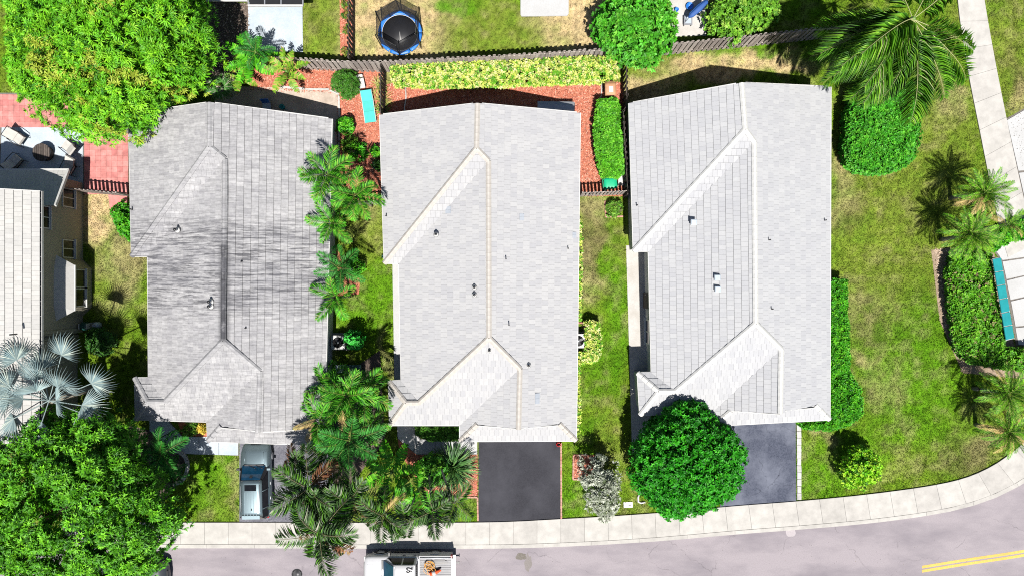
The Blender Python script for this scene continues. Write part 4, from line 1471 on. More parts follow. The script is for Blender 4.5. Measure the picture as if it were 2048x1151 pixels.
def hedge(label, poly, h, n, L, Wd, cols, per=5, round_=.45, cat='hedge', name='hedge', group=None, wob=.12):
    """leafy block: poly is the outline of its top in photo positions, h its height"""
    pw = [tuple(W(x, y, h)[:2]) for x, y in poly]
    xs = [p[0] for p in pw]; ys = [p[1] for p in pw]
    X, Y = [], []
    need = int(n * .72)
    while len(X) < need:
        x = RNG.uniform(min(xs), max(xs), need * 2); y = RNG.uniform(min(ys), max(ys), need * 2)
        m = in_poly(x, y, pw)
        X = np.concatenate([X, x[m]]); Y = np.concatenate([Y, y[m]])
    X, Y = X[:need], Y[:need]
    ed = edge_dist(X, Y, pw)
    z = h - np.clip(round_ - ed, 0, round_) ** 2 / round_ * .8 + (fbm(X * 1.8, Y * 1.8, 3) - .5) * wob * 3 - RNG.uniform(0, .28, need) ** 1.3
    thin = fbm(X * 2.6, Y * 2.6, 19, 3)
    z = z - np.clip(.40 - thin, 0, .3) * 2.2 * min(.5, h * .4)      # worn, twiggy hollows
    Nn = np.stack([np.zeros(need), np.zeros(need), np.ones(need)], 1)
    ctr = np.array([np.mean(xs), np.mean(ys), 0])
    out = np.stack([X, Y, z * 0], 1) - ctr
    Nn = unit(Nn + unit(out) * np.clip(1 - ed / round_, 0, 1)[:, None] * .9 + RNG.normal(size=(need, 3)) * .25)
    P = np.stack([X, Y, z], 1)
    # flanks
    k = len(pw)
    ln = np.array([math.dist(pw[i], pw[(i + 1) % k]) for i in range(k)])
    m2 = n - need
    e = RNG.choice(k, m2, p=ln / ln.sum())
    t = RNG.uniform(0, 1, m2)
    A = np.array(pw)[e]; B = np.array(pw)[(e + 1) % k]
    Q = A + (B - A) * t[:, None]
    dv = unit(B - A)
    s = 1 if area2(pw) > 0 else -1
    on = np.stack([dv[:, 1] * s, -dv[:, 0] * s, np.zeros(m2)], 1)
    zz = RNG.uniform(.05, h - .15, m2)
    Q = np.stack([Q[:, 0], Q[:, 1], zz], 1) - on * (RNG.uniform(.0, .22, (m2, 1)) + .25 * (1 - zz / h)[:, None])
    P = np.concatenate([P, Q]); Nn = np.concatenate([Nn, unit(on + np.array((0, 0, .35)))])
    v, tt, c = leaves_around(P, Nn, per, L, Wd, cols, .7, .22, .1)
    base = Vector((float(np.mean(xs)), float(np.mean(ys)), 0))
    root = empty(name, base, label, cat, group)
    finish_foliage('foliage', (v, tt, c), root)
    b = MB()                                            # woody stems inside
    for i in range(14):
        j = RNG.integers(0, need)
        q = Vector(P[j]); b.tube([(q.x * .9 + base.x * .1, q.y * .9 + base.y * .1, 0), (q.x, q.y, q.z - .3)], [.03, .012], 5)
    b.build('stem', M['bark'], root)
    return root


hedge('long yellow variegated hedge in front of the weathered board fence', [(780, 128), (860, 120), (1000, 118), (1120, 112), (1238, 108), (1240, 150), (1205, 162), (1090, 166), (950, 172), (860, 172), (790, 170), (779, 150)], 1.5, 3600, .15, .085, VARIEG, 5, .4)
hedge('narrow bright green hedge in a strip beside the red mulch', [(1197, 198), (1238, 196), (1240, 260), (1246, 275), (1248, 345), (1238, 353), (1205, 352), (1193, 300), (1190, 250)], 1.6, 1700, .17, .10, [(5, (.09, .34, .015)), (4, (.05, .22, .012)), (2, (.15, .40, .03))], 5, .35)
hedge('big rounded hedge block on the side lawn beneath the long palm fronds', [(1724, 165), (1780, 150), (1832, 155), (1846, 200), (1848, 270), (1838, 312), (1812, 334), (1770, 346), (1735, 343), (1710, 326), (1700, 295), (1706, 220)], 2.1, 4600, .16, .10, [(5, (.045, .26, .012)), (4, (.03, .17, .010)), (3, (.09, .34, .02))], 5, .8, wob=.22)
hedge('green hedge wrapped round the garage corner of the pale house', [(1655, 560), (1698, 558), (1702, 690), (1704, 745), (1726, 780), (1730, 825), (1712, 848), (1660, 862), (1612, 858), (1604, 846), (1655, 838)], 1.3, 3900, .15, .085, GREEN_HEDGE, 5, .35)
hedge('wide leafy hedge mass beside the row of teal panels', [(1912, 512), (1960, 505), (1986, 508), (1994, 560), (2011, 655), (2014, 694), (2080, 700), (2080, 745), (1990, 735), (1938, 722), (1918, 690), (1906, 600), (1902, 545)], 1.2, 4400, .18, .11, [(5, (.08, .27, .012)), (4, (.05, .17, .010)), (3, (.14, .34, .02)), (1, (.2, .16, .08))], 5, .4, wob=.25)
hedge('leafy spill of groundcover between date palms and pale terrace', [(1990, 470), (2040, 440), (2070, 430), (2080, 480), (2030, 478), (1995, 500)], .8, 420, .18, .11, GREEN_HEDGE, 5, .3, 'shrub', 'shrub')
hedge('curved yellow variegated shrub round the half hidden air conditioner', [(1170, 645), (1182, 640), (1200, 648), (1204, 690), (1200, 715), (1186, 726), (1160, 727), (1158, 706), (1172, 700)], 1.1, 900, .13, .075, VARIEG, 5, .25, 'shrub', 'shrub')
hedge('narrow variegated planting along the side of the white roofed house', [(1157, 440), (1164, 440), (1165, 520), (1162, 640), (1157, 640)], .8, 230, .12, .07, VARIEG, 5, .15)
hedge('ragged variegated planting by the garage flank of the white roofed house', [(1153, 730), (1161, 730), (1160, 780), (1162, 830), (1160, 868), (1153, 868)], .8, 220, .12, .07, VARIEG, 5, .15)
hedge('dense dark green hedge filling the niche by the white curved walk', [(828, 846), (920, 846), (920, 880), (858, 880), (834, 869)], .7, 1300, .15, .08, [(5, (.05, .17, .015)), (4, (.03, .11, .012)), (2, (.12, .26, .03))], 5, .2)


# ------------------------------------------------------------ palms
def frond_mesh(name, L, pairs, ll, lw, droop, vee, cols, fwd=.6, tipdroop=.25, rach=(.16, .22, .05), start=.1, plume=.0, seed=0, rw=.014):
    r = np.random.default_rng(seed)
    t = np.linspace(0, 1, 17)
    ang = -droop * t ** 1.5
    ds = L / 16
    x = np.concatenate([[0], np.cumsum(np.cos(ang[:-1]) * ds)])
    z = np.concatenate([[0], np.cumsum(np.sin(ang[:-1]) * ds)])
    tt = np.linspace(start, .985, pairs)
    px = np.interp(tt, t, x); pz = np.interp(tt, t, z); pa = np.interp(tt, t, ang)
    out = []
    for s in (-1, 1):
        n = pairs
        P = np.stack([px, np.zeros(n), pz], 1)
        tan = np.stack([np.cos(pa), np.zeros(n), np.sin(pa)], 1)
        nor = np.stack([-np.sin(pa), np.zeros(n), np.cos(pa)], 1)
        side = np.array([[0, s, 0.0]])
        vv = vee + r.uniform(-.18 - plume, .18 + plume, n)
        f = fwd + .5 * tt ** 2 + r.uniform(-.08, .08, n)
        D = unit(tan * f[:, None] + side * np.cos(vv)[:, None] + nor * np.sin(vv)[:, None])
        prof = np.clip(.45 + .9 * np.sin(np.pi * np.clip(tt * .85 + .08, 0, 1)) - .35 * tt, .25, 1.1)
        C = pick(cols, n)
        out.append(leaf_arrays(P, D, nor + side * .3, ll * prof * r.uniform(.85, 1.1, n), lw, C, .1, tipdroop))
    v, tr, c = join_arrays(out)
    # midrib
    rv, rt = [], []
    for i in range(17):
        w = rw * (1 - .8 * t[i])
        rv += [(x[i], -w, z[i]), (x[i], w, z[i]), (x[i], 0, z[i] + w * 1.2)]
    for i in range(16):
        a = i * 3; b = a + 3
        for k in range(3):
            k2 = (k + 1) % 3
            rt += [(a + k, b + k, b + k2), (a + k, b + k2, a + k2)]
    v2 = np.array(rv); t2 = np.array(rt)
    c2 = np.tile(np.array(rach), (len(v2), 1))
    V, T_, C_ = join_arrays([(v, tr, c), (v2, t2, c2)])
    return tri_mesh(name, V, T_, C_)


PALM_GREEN = [(5, (.055, .27, .012)), (4, (.03, .16, .010)), (3, (.12, .40, .02)), (1, (.24, .36, .05))]
PALM_DEEP = [(5, (.03, .19, .02)), (4, (.02, .12, .015)), (2, (.06, .27, .04))]
PALM_GREY = [(5, (.06, .125, .035)), (4, (.035, .085, .025)), (2, (.15, .19, .12)), (3, (.09, .24, .02)), (1, (.28, .29, .22))]
PALM_BROWN = [(4, (.24, .10, .05)), (3, (.16, .08, .04)), (2, (.3, .2, .1))]
PALM_LONG = [(5, (.085, .24, .012)), (5, (.04, .13, .010)), (2, (.19, .38, .03)), (.4, (.28, .34, .14))]
PALM_TAN = [(4, (.45, .33, .13)), (3, (.34, .28, .1)), (2, (.2, .26, .05))]
PALM_DATE = [(5, (.085, .25, .010)), (4, (.03, .11, .006)), (2, (.18, .38, .02)), (.5, (.3, .34, .10))]
FR = {}
FR['green'] = [frond_mesh('frond', 1.0, 44, .29, .024, d, .35, PALM_GREEN, .65, .2, seed=i, plume=.25) for i, d in enumerate((.7, 1.0, 1.3))]
FR['deep'] = [frond_mesh('frond', 1.0, 40, .28, .024, d, .25, PALM_DEEP, .5, .15, seed=i + 10, plume=.2) for i, d in enumerate((.6, .9, 1.2))]
FR['grey'] = [frond_mesh('frond', 1.0, 38, .30, .024, d, .1, PALM_GREY, .45, .45, (.16, .15, .08), seed=i + 20, plume=.3) for i, d in enumerate((.8, 1.2, 1.6))]
FR['brown'] = [frond_mesh('frond', 1.0, 26, .24, .035, 1.6, -.2, PALM_BROWN, .5, .5, (.25, .15, .08), seed=31, plume=.35)]
FR['long'] = [frond_mesh('frond', 1.0, 110, .19, .0085, d, -.05, PALM_LONG, .65, .45, (.34, .36, .16), .14, seed=i + 40, plume=.4, rw=.006) for i, d in enumerate((.9, 1.25, 1.5))]
FR['date'] = [frond_mesh('frond', 1.0, 40, .17, .016, d, .25, PALM_DATE, .8, .12, (.2, .28, .06), .12, seed=i + 50, plume=.1, rw=.012) for i, d in enumerate((.9, 1.3))]
FR['tan'] = [frond_mesh('frond', 1.0, 36, .17, .018, 1.5, .2, PALM_TAN, .8, .12, (.4, .3, .12), .12, seed=61, plume=.1, rw=.012)]


def palm(label, px, py, h, kind, L, n, base=None, tr=.07, el=(65, -15), mix=None, group=None, az0=None, az=None, jitter=.25, cat='palm', sag=.12):
    """feather palm whose crown shows at photo (px, py) at height h"""
    top = W(px, py, h)
    b0 = Vector(base) if base is not None else Vector((top.x + random.uniform(-.15, .15), top.y + random.uniform(-.15, .15), 0))
    root = empty('palm_tree', b0, label, cat, group)
    up = top - b0
    b = MB()
    pts = []
    for i in range(8):
        t = i / 7
        p = b0 + Vector((up.x * t ** 1.4, up.y * t ** 1.4, up.z * t))
        pts.append(p)
    b.tube(pts, [tr * (1.35 - .5 * i / 7) for i in range(8)], 8)
    b.build('trunk', M['palm_trunk'], root)
    b = MB(); b.tube([top - Vector((0, 0, .25)), top + Vector((0, 0, .15))], [tr * 1.1, tr * .4], 7)
    b.build('crownshaft', M['leafbase'], root)
    a0 = random.uniform(0, 2 * PI) if az0 is None else az0
    for i in range(n):
        t = i / max(1, n - 1)
        k = kind
        if mix and random.random() < mix[1] * 1.4 and t > .2:
            k = mix[0]
        me = random.choice(FR[k])
        o = link('frond', me, M['leaf'], root)
        o.location = top - b0 + Vector((0, 0, .05 - .1 * t))
        a = (a0 + i * 2.39996 + random.uniform(-jitter, jitter)) if az is None else R(az[i % len(az)]) + random.uniform(-.12, .12)
        e = R(el[0] + (el[1] - el[0]) * t + random.uniform(-9, 9))
        o.rotation_mode = 'QUATERNION'
        o.rotation_quaternion = (Matrix.Rotation(a, 3, 'Z') @ Matrix.Rotation(-e, 3, 'Y') @ Matrix.Rotation(random.uniform(-.35, .35), 3, 'X')).to_quaternion()
        s = L * random.uniform(.86, 1.1)
        o.scale = (s, s, s)
    return root


M['leafbase'] = flat('green_crownshaft', (.10, .20, .04), .5)
# green palms between the streaked roof and the white roof
for a in (('bushy green palm over the streaked roof nearest the red mulch yard', 654, 350, 4.6, 'green', 1.8, 10),
          ('bushy green palm beside the half hidden gate fence', 712, 392, 4.2, 'green', 1.7, 10),
          ('narrow green palm drooping on the streaked roof below the gate fence', 663, 446, 3.4, 'green', 1.5, 8),
          ('star shaped green palm at the roof edge above the round shrub', 682, 538, 4.0, 'deep', 1.6, 8),
          ('spreading green palm at the roof edge beside open lawn', 672, 594, 3.4, 'green', 1.6, 8),
          ('upright green palm beside the pale blue storage box', 652, 768, 2.6, 'green', 1.5, 9),
          ('large green palm standing over the dark green storage bench', 694, 790, 5.0, 'green', 1.85, 11),
          ('wide green palm reaching over the lawn strip beside the white roof wing', 728, 785, 4.2, 'green', 1.7, 9),
          ('shaggy green palm covering the garage corner of the streaked roof', 640, 838, 4.4, 'green', 1.75, 10),
          ('dark star shaped palm near the parked silver car', 700, 880, 5.2, 'deep', 1.95, 10),
          ('shaggy yellow green palm between streaked roof and front bed', 655, 905, 4.2, 'green', 1.6, 9),
          ('small green palm in the shade beside the dark star shaped palm', 738, 850, 3.2, 'green', 1.4, 8)):
    palm(*a, mix=('tan', .06), group='green palms between two houses')
GP = 'greyish palms by the sidewalk'
palm('greyish palm with brown fronds overhanging the silver car', 618, 975, 6.0, 'grey', 2.2, 10, mix=('brown', .25), group=GP, tr=.06)
palm('greyish palm over the end of the old driveway', 640, 1010, 5.8, 'grey', 2.1, 9, mix=('brown', .2), group=GP, tr=.06)
palm('wind blown greyish palm hanging over the road edge', 640, 1066, 7.0, 'grey', 2.3, 12, mix=('brown', .3), group=GP, tr=.06, el=(45, -30))
palm('greyish palm with a curved stem beside the banana plant', 700, 1000, 6.0, 'grey', 2.0, 9, mix=('brown', .15), group=GP, tr=.06)
palm('greyish palm arching over the sidewalk before the white pickup', 768, 1030, 6.2, 'grey', 1.8, 8, mix=('tan', .2), group=GP, tr=.06)
palm('slim palm with drooping tan frond above the pickup cab', 812, 1036, 6.2, 'grey', 1.6, 6, mix=('tan', .3), group=GP, tr=.055)
palm('slim palm with a straight dark stem by the mulch corner', 866, 1020, 6.4, 'grey', 1.7, 6, W(860, 925, 0), .05, group=GP)
palm('slim palm with a thin curved stem near the black driveway', 910, 1005, 6.2, 'grey', 1.5, 6, W(880, 915, 0), .05, group=GP)
palm('greyish palm crown between brown fronds at the driveway edge', 592, 935, 5.2, 'grey', 1.5, 8, mix=('brown', .5), group=GP, tr=.06)
# long feather palm at the top
az = [205, 214, 222, 196, 230, 238, 248, 258, 270, 285, 300, 318, 185, 60, 35, 100, 335, 210, 240, 205]
palm('large feather palm with very long arching fronds over the clipped hedge', 1826, 38, 8.0, 'long', 5.3, 20, W(1690, 141, 0), .16, (38, -12), az=az)
# date palms
DP = 'short bushy date palms by the terrace'
palm('bushy date palm with tan lower fronds at the footpath edge', 1966, 387, 3.0, 'date', 1.7, 36, None, .10, (70, -20), ('tan', .07), DP)
palm('bushy date palm spreading over the start of the curved bark strip', 1938, 468, 2.9, 'date', 1.75, 36, None, .10, (70, -20), ('tan', .08), DP)
palm('small yellowing date palm beside the pale terrace', 2014, 448, 2.7, 'date', 1.25, 20, None, .09, (65, -20), ('tan', .2), DP)
palm('bushy date palm at the hedge end near the curving sidewalk', 2014, 785, 2.8, 'date', 1.75, 36, None, .10, (70, -20), ('tan', .03), DP)
palm('bushy date palm with pale straw fronds close to the sidewalk bend', 2014, 862, 2.8, 'date', 1.6, 34, None, .10, (70, -20), ('tan', .2), DP)


# silver fan palm: every leaf a pleated fan on its own stalk
def fan_mesh(name, rad, seg, span, cols, seed, split=.45, stalk=1.0, fold=.5, sw=.03):
    r = np.random.default_rng(seed)
    V, T_, C = [], [], []
    st = stalk
    hub = np.array((st, 0, 0.0))

    def tri(a, b, c, col):
        k = len(V)
        V.extend([a, b, c]); T_.append((k, k + 1, k + 2)); C.extend([col] * 3)
    cc = pick(cols, seg)
    for i in range(seg):
        a = -span / 2 + span * (i + .5) / seg
        da = span / seg * .5
        rr = rad * (1 - .25 * abs(a / (span / 2)) ** 2) * r.uniform(.92, 1.06)
        zc = .16 * rad * (1 - math.cos(a))
        d0 = np.array((math.cos(a), math.sin(a), 0))
        p1 = hub + np.array((math.cos(a - da), math.sin(a - da), 0)) * rr * split
        p2 = hub + np.array((math.cos(a + da), math.sin(a + da), 0)) * rr * split
        m = hub + d0 * rr * split + np.array((0, 0, fold * rr * split * da))
        tip = hub + d0 * rr - np.array((0, 0, r.uniform(.02, .22) * rad))
        w = da * rr * split * .55
        pr = np.array((-math.sin(a), math.cos(a), 0))
        mid1 = hub + d0 * rr * .75 - pr * w * .8
        mid2 = hub + d0 * rr * .75 + pr * w * .8
        midc = hub + d0 * rr * .75 + np.array((0, 0, .03 * rad))
        for t in ((hub, p1, m), (hub, m, p2), (p1, mid1, m), (m, mid1, midc), (m, midc, mid2), (m, mid2, p2), (mid1, tip, midc), (midc, tip, mid2)):
            tri(*t, cc[i])
    k = len(V)
    for x in (0, st):
        V.extend([np.array((x, -sw, -.01)), np.array((x, sw, -.01)), np.array((x, 0, .03))])
    for q in range(3):
        q2 = (q + 1) % 3
        T_.append((k + q, k + 3 + q, k + 3 + q2)); T_.append((k + q, k + 3 + q2, k + q2))
    C.extend([np.array(cols[0][1]) * .9] * 6)
    return tri_mesh(name, np.array(V), np.array(T_), np.array(C))


FANCOL = [(5, (.235, .30, .295)), (3, (.155, .22, .23)), (2, (.34, .39, .35))]
top = W(98, 800, 5.2)
fb = Vector((top.x + .1, top.y + .1, 0))
fan = empty('fan_palm', fb, 'silver blue fan palm between the tan house and the dark leafy tree', 'palm')
b = MB(); b.tube([fb, fb + Vector((0, 0, 2.5)), top - Vector((0, 0, .2))], [.28, .22, .2], 10); b.build('trunk', M['palm_trunk'], fan)
fm = [fan_mesh('fan_leaf', r_, 24, R(sp), FANCOL, i, .42, st, 1.0, .035) for i, (r_, sp, st) in enumerate(((1.55, 165, 1.35), (1.6, 175, 2.0), (1.4, 190, 2.75)))]
for i, (a, e, s, st) in enumerate(((107, 25, 1, 0), (45, 28, 1, 0), (64, 10, 1, 2), (21, 8, 1, 2), (151, 20, 1, 1), (178, 10, 1, 1), (128, 8, 1, 2), (85, 58, .9, 0), (205, 8, 1, 1), (358, 4, .95, 1), (335, 2, .9, 1), (250, 6, .9, 0), (165, 48, .9, 0), (95, 4, .9, 1), (8, 40, .8, 0))):
    o = link('fan_leaf', fm[st], M['leaf'], fan)
    o.location = top - fb
    o.rotation_mode = 'QUATERNION'
    o.rotation_quaternion = (Matrix.Rotation(R(a + random.uniform(-6, 6)), 3, 'Z') @ Matrix.Rotation(R(-e), 3, 'Y') @ Matrix.Rotation(R(random.uniform(-32, 32)), 3, 'X') ).to_quaternion()
    o.scale = (s, s, s)
sf = W(440, 175, 1.8)
fan2 = empty('fan_palm', (sf.x, sf.y, 0), 'small fan palm with a browning centre beneath the mango tree', 'palm')
b = MB(); b.tube([(sf.x, sf.y, 0), (sf.x, sf.y, 1.7)], [.08, .06], 8); b.build('trunk', M['palm_trunk'], fan2)
f2 = [fan_mesh('fan_leaf', .7, 22, R(220), [(4, (.05, .16, .03)), (2, (.10, .24, .05)), (1, (.25, .28, .18))], 9, .4, .35, .5, .015)]
for i in range(9):
    o = link('fan_leaf', f2[0], M['leaf'], fan2)
    o.location = (0, 0, 1.7)
    o.rotation_mode = 'QUATERNION'
    o.rotation_quaternion = (Matrix.Rotation(i * 2.4 + 4, 3, 'Z') @ Matrix.Rotation(R(-40 + i * 6), 3, 'Y')).to_quaternion()


def paddle_mesh(name, L, wd, cols, seed, stalk=.8, droop=1.0, tears=10):
    """banana-like blade, torn into strips along its veins"""
    r = np.random.default_rng(seed)
    V, T_, C = [], [], []
    n = tears
    t = np.linspace(0, 1, n + 1)
    ang = -droop * t
    x = stalk + np.concatenate([[0], np.cumsum(np.cos(ang[:-1]) * L / n)])
    z = np.concatenate([[0], np.cumsum(np.sin(ang[:-1]) * L / n)])
    col = pick(cols, n * 2)
    for i in range(n):
        for s in (-1, 1):
            w0 = wd * math.sin(PI * min(1, .12 + .85 * t[i])) ** .7
            w1 = wd * math.sin(PI * min(1, .12 + .85 * t[i + 1] * .985)) ** .7
            dz = r.uniform(-.02, .12)
            sh = r.uniform(.02, .10) * L
            a = (x[i], 0, z[i]); b_ = (x[i + 1], 0, z[i + 1])
            c1 = (x[i + 1] - r.uniform(0, .3) * L / n + sh, s * w1, z[i + 1] + .18 * wd - dz)
            d1 = (x[i] + r.uniform(0, .25) * L / n + sh, s * w0, z[i] + .18 * wd - dz)
            k = len(V)
            V.extend([a, b_, c1, d1]); T_.extend([(k, k + 1, k + 2), (k, k + 2, k + 3)]); C.extend([col[i * 2 + (s > 0)]] * 4)
    k = len(V)
    for xx, zz, w in ((0, -.1, .035), (stalk, 0, .03), (x[n // 2], z[n // 2], .018), (x[-1], z[-1], .006)):
        V.extend([(xx, -w, zz), (xx, w, zz), (xx, 0, zz + w)])
    for i in range(3):
        for q in range(3):
            q2 = (q + 1) % 3; a = k + i * 3; b2 = a + 3
            T_.append((a + q, b2 + q, b2 + q2)); T_.append((a + q, b2 + q2, a + q2))
    C.extend([(.16, .30, .05)] * 12)
    return tri_mesh(name, np.array(V, float), np.array(T_), np.array(C))


BAN = [(4, (.075, .33, .010)), (3, (.04, .22, .008)), (1, (.16, .40, .02))]
BAN2 = [(3, (.16, .30, .02)), (2, (.10, .22, .015)), (1, (.34, .36, .06)), (1, (.28, .2, .06))]
BL = [paddle_mesh('leaf', 1.6, .33, BAN, i, .22, d, 20) for i, d in enumerate((.8, 1.2))]
BL2 = [paddle_mesh('leaf', 1.2, .25, BAN2, i + 5, .3, d, 16) for i, d in enumerate((.8, 1.3))]


def paddle_plant(label, px, py, h, meshes, n, s=1.0, el=(75, 5), name='banana_plant', cat='plant', az=None):
    t = W(px, py, h)
    root = empty(name, (t.x, t.y, 0), label, cat)
    b = MB(); b.tube([(t.x, t.y, 0), (t.x, t.y, h)], [.11, .07], 8); b.build('stem', M['leafbase'], root)
    for i in range(n):
        o = link('leaf', meshes[i % len(meshes)], M['leaf'], root)
        o.location = (0, 0, h - .1)
        e = el[0] + (el[1] - el[0]) * i / max(1, n - 1)
        o.rotation_mode = 'QUATERNION'
        a = R(az[i % len(az)]) if az else i * 2.4 + random.uniform(-.2, .2)
        o.rotation_quaternion = (Matrix.Rotation(a, 3, 'Z') @ Matrix.Rotation(R(-e), 3, 'Y') @ Matrix.Rotation(random.uniform(-.3, .3), 3, 'X')).to_quaternion()
        o.scale = (s * random.uniform(.85, 1.1),) * 3


paddle_plant('banana plant with bright torn leaves behind the front mulch bed', 782, 945, 2.6, BL, 8, 1.1, (50, 0), az=[150, 20, 250, 100, 320, 200, 60])
paddle_plant('banana plant with one long leaf pointing to the sidewalk', 836, 985, 2.6, BL, 6, 1.1, (45, 0), az=[268, 355, 170, 225, 310, 90])
paddle_plant('broad leaved ginger clump against the board fence beside the mulch', 572, 142, 1.7, BL2, 12, 1.0, (70, 0), 'ginger_plant')
paddle_plant('tall broad leaved plant in shade at the fence end', 500, 125, 2.0, BL, 10, .9, (60, 0), 'ginger_plant')
paddle_plant('broad leaved plant between the small fan palm and patio', 478, 150, 1.5, BL2, 8, .9, (60, 0), 'ginger_plant')
palm('small feathery palm by the corner of the blue grey patio', 512, 105, 2.4, 'deep', 1.3, 8)
palm('shaded feathery palm among the dark planting near the big leafy tree', 325, 905, 3.0, 'deep', 1.6, 11)
palm('low shaded cycad in the flower bed with pale stones', 345, 940, 1.3, 'deep', 1.1, 12)


def strap_clump(label, px, py, h, n, L, Wd, cols, name='strap_leaf_plant'):
    t = W(px, py, h * .5)
    root = empty(name, (t.x, t.y, 0), label, 'plant')
    P = np.tile(np.array([t.x, t.y, .1]), (n, 1)) + RNG.normal(size=(n, 3)) * np.array((.1, .1, .03))
    D0 = unit(np.stack([RNG.normal(size=n), RNG.normal(size=n), RNG.uniform(.3, 1.6, n)], 1))
    out = []
    c = pick(cols, n)
    p = P; d = D0
    side = unit(np.cross(d, np.array([[0, 0, 1.0]])))
    ring = [p - side * Wd * .5, p + side * Wd * .5]
    V = [ring]
    for k in range(3):
        p = p + d * L / 3
        d = unit(d - np.array([[0, 0, .38]]))
        w = Wd * (.5, .42, .04)[k]
        V.append([p - side * w, p + side * w])
    for k in range(3):
        a, b = V[k], V[k + 1]
        v = np.stack([a[0], a[1], b[1], b[0]], 1).reshape(-1, 3)
        i = np.arange(n)[:, None] * 4
        out.append((v, np.concatenate([i + [[0, 1, 2]], i + [[0, 2, 3]]], 1).reshape(-1, 3), np.repeat(c, 4, 0)))
    finish_foliage('foliage', join_arrays(out), root)


strap_clump('dark grassy clump of long strap leaves on the red mulch by the driveway', 905, 938, 1.6, 260, 1.75, .06, [(5, (.05, .13, .03)), (3, (.03, .09, .025)), (2, (.12, .22, .06))])
strap_clump('thin yellowish grass clump on mulch beside the dark fence', 757, 172, .7, 45, .8, .03, [(3, (.35, .30, .10)), (2, (.2, .26, .05))], 'grass_clump')
strap_clump('thin yellowish grass clump on mulch beside the teal lounger', 763, 200, .7, 50, .8, .03, [(3, (.35, .30, .10)), (2, (.2, .26, .05))], 'grass_clump')
strap_clump('green strap leaves at the foot of the dark fence', 762, 222, .6, 40, .7, .035, [(3, (.1, .22, .03)), (2, (.25, .26, .05))], 'grass_clump')

# ------------------------------------------------------------ vehicles
M['decal'] = flat('black_decal', (.008, .008, .009), .95, 0, .05)
M['bed_rib'] = flat('worn_bed_rib', (.17, .17, .18), .55)
def ring_sec(y, hw, z0, zs, zt, hs=None, n=4):
    """one cross-section of a car body: sill, bulging flank, shoulder, crowned top"""
    hs = hw * .96 if hs is None else hs
    half = [(hw * .90, z0), (hw, z0 + (zs - z0) * .35), (hw, z0 + (zs - z0) * .75), (hs, zs), (hs * .86, zs + (zt - zs) * .65), (hs * .45, zt - (zt - zs) * .08), (0, zt)]
    pts = half + [(-x, z) for x, z in half[-2::-1]]
    return [(x, y, z) for x, z in pts]


def lower_wheel(parent, x, y, r, w, side):
    b = MB()
    prof = [(r * .62, -w / 2), (r * .94, -w / 2), (r, -w * .3), (r, w * .3), (r * .94, w / 2), (r * .62, w / 2)]
    vs = MB(); vs.lathe(prof, (0, 0, 0), 22)
    m = Matrix.Translation((x, y, r)) @ Matrix.Rotation(PI / 2, 4, 'Y')
    vs.v = [tuple(m @ Vector(v)) for v in vs.v]
    wh = vs.build('wheel', M['rubber'], parent, False)
    rm = MB(); rm.lathe([(.02, -.02), (r * .62, -.03), (r * .62, .03), (r * .3, .05), (.02, .06)], (0, 0, 0), 16)
    m = Matrix.Translation((x + side * w * .42, y, r)) @ Matrix.Rotation(side * PI / 2, 4, 'Y')
    rm.v = [tuple(m @ Vector(v)) for v in rm.v]
    rm.build('rim', M['grey_metal'], wh, False)
    return wh


def quad(parent, name, mat, pts, lift=0.0):
    """slightly thick curved pane from 4 corners"""
    P = [Vector(p) for p in pts]
    n = (P[1] - P[0]).cross(P[3] - P[0]).normalized()
    b = MB()
    b.add([p + n * (.012 + lift) for p in P] + [p - n * .03 for p in P], [(0, 1, 2, 3), (7, 6, 5, 4), (0, 4, 5, 1), (1, 5, 6, 2), (2, 6, 7, 3), (3, 7, 4, 0)])
    return b.build(name, mat, parent, False)


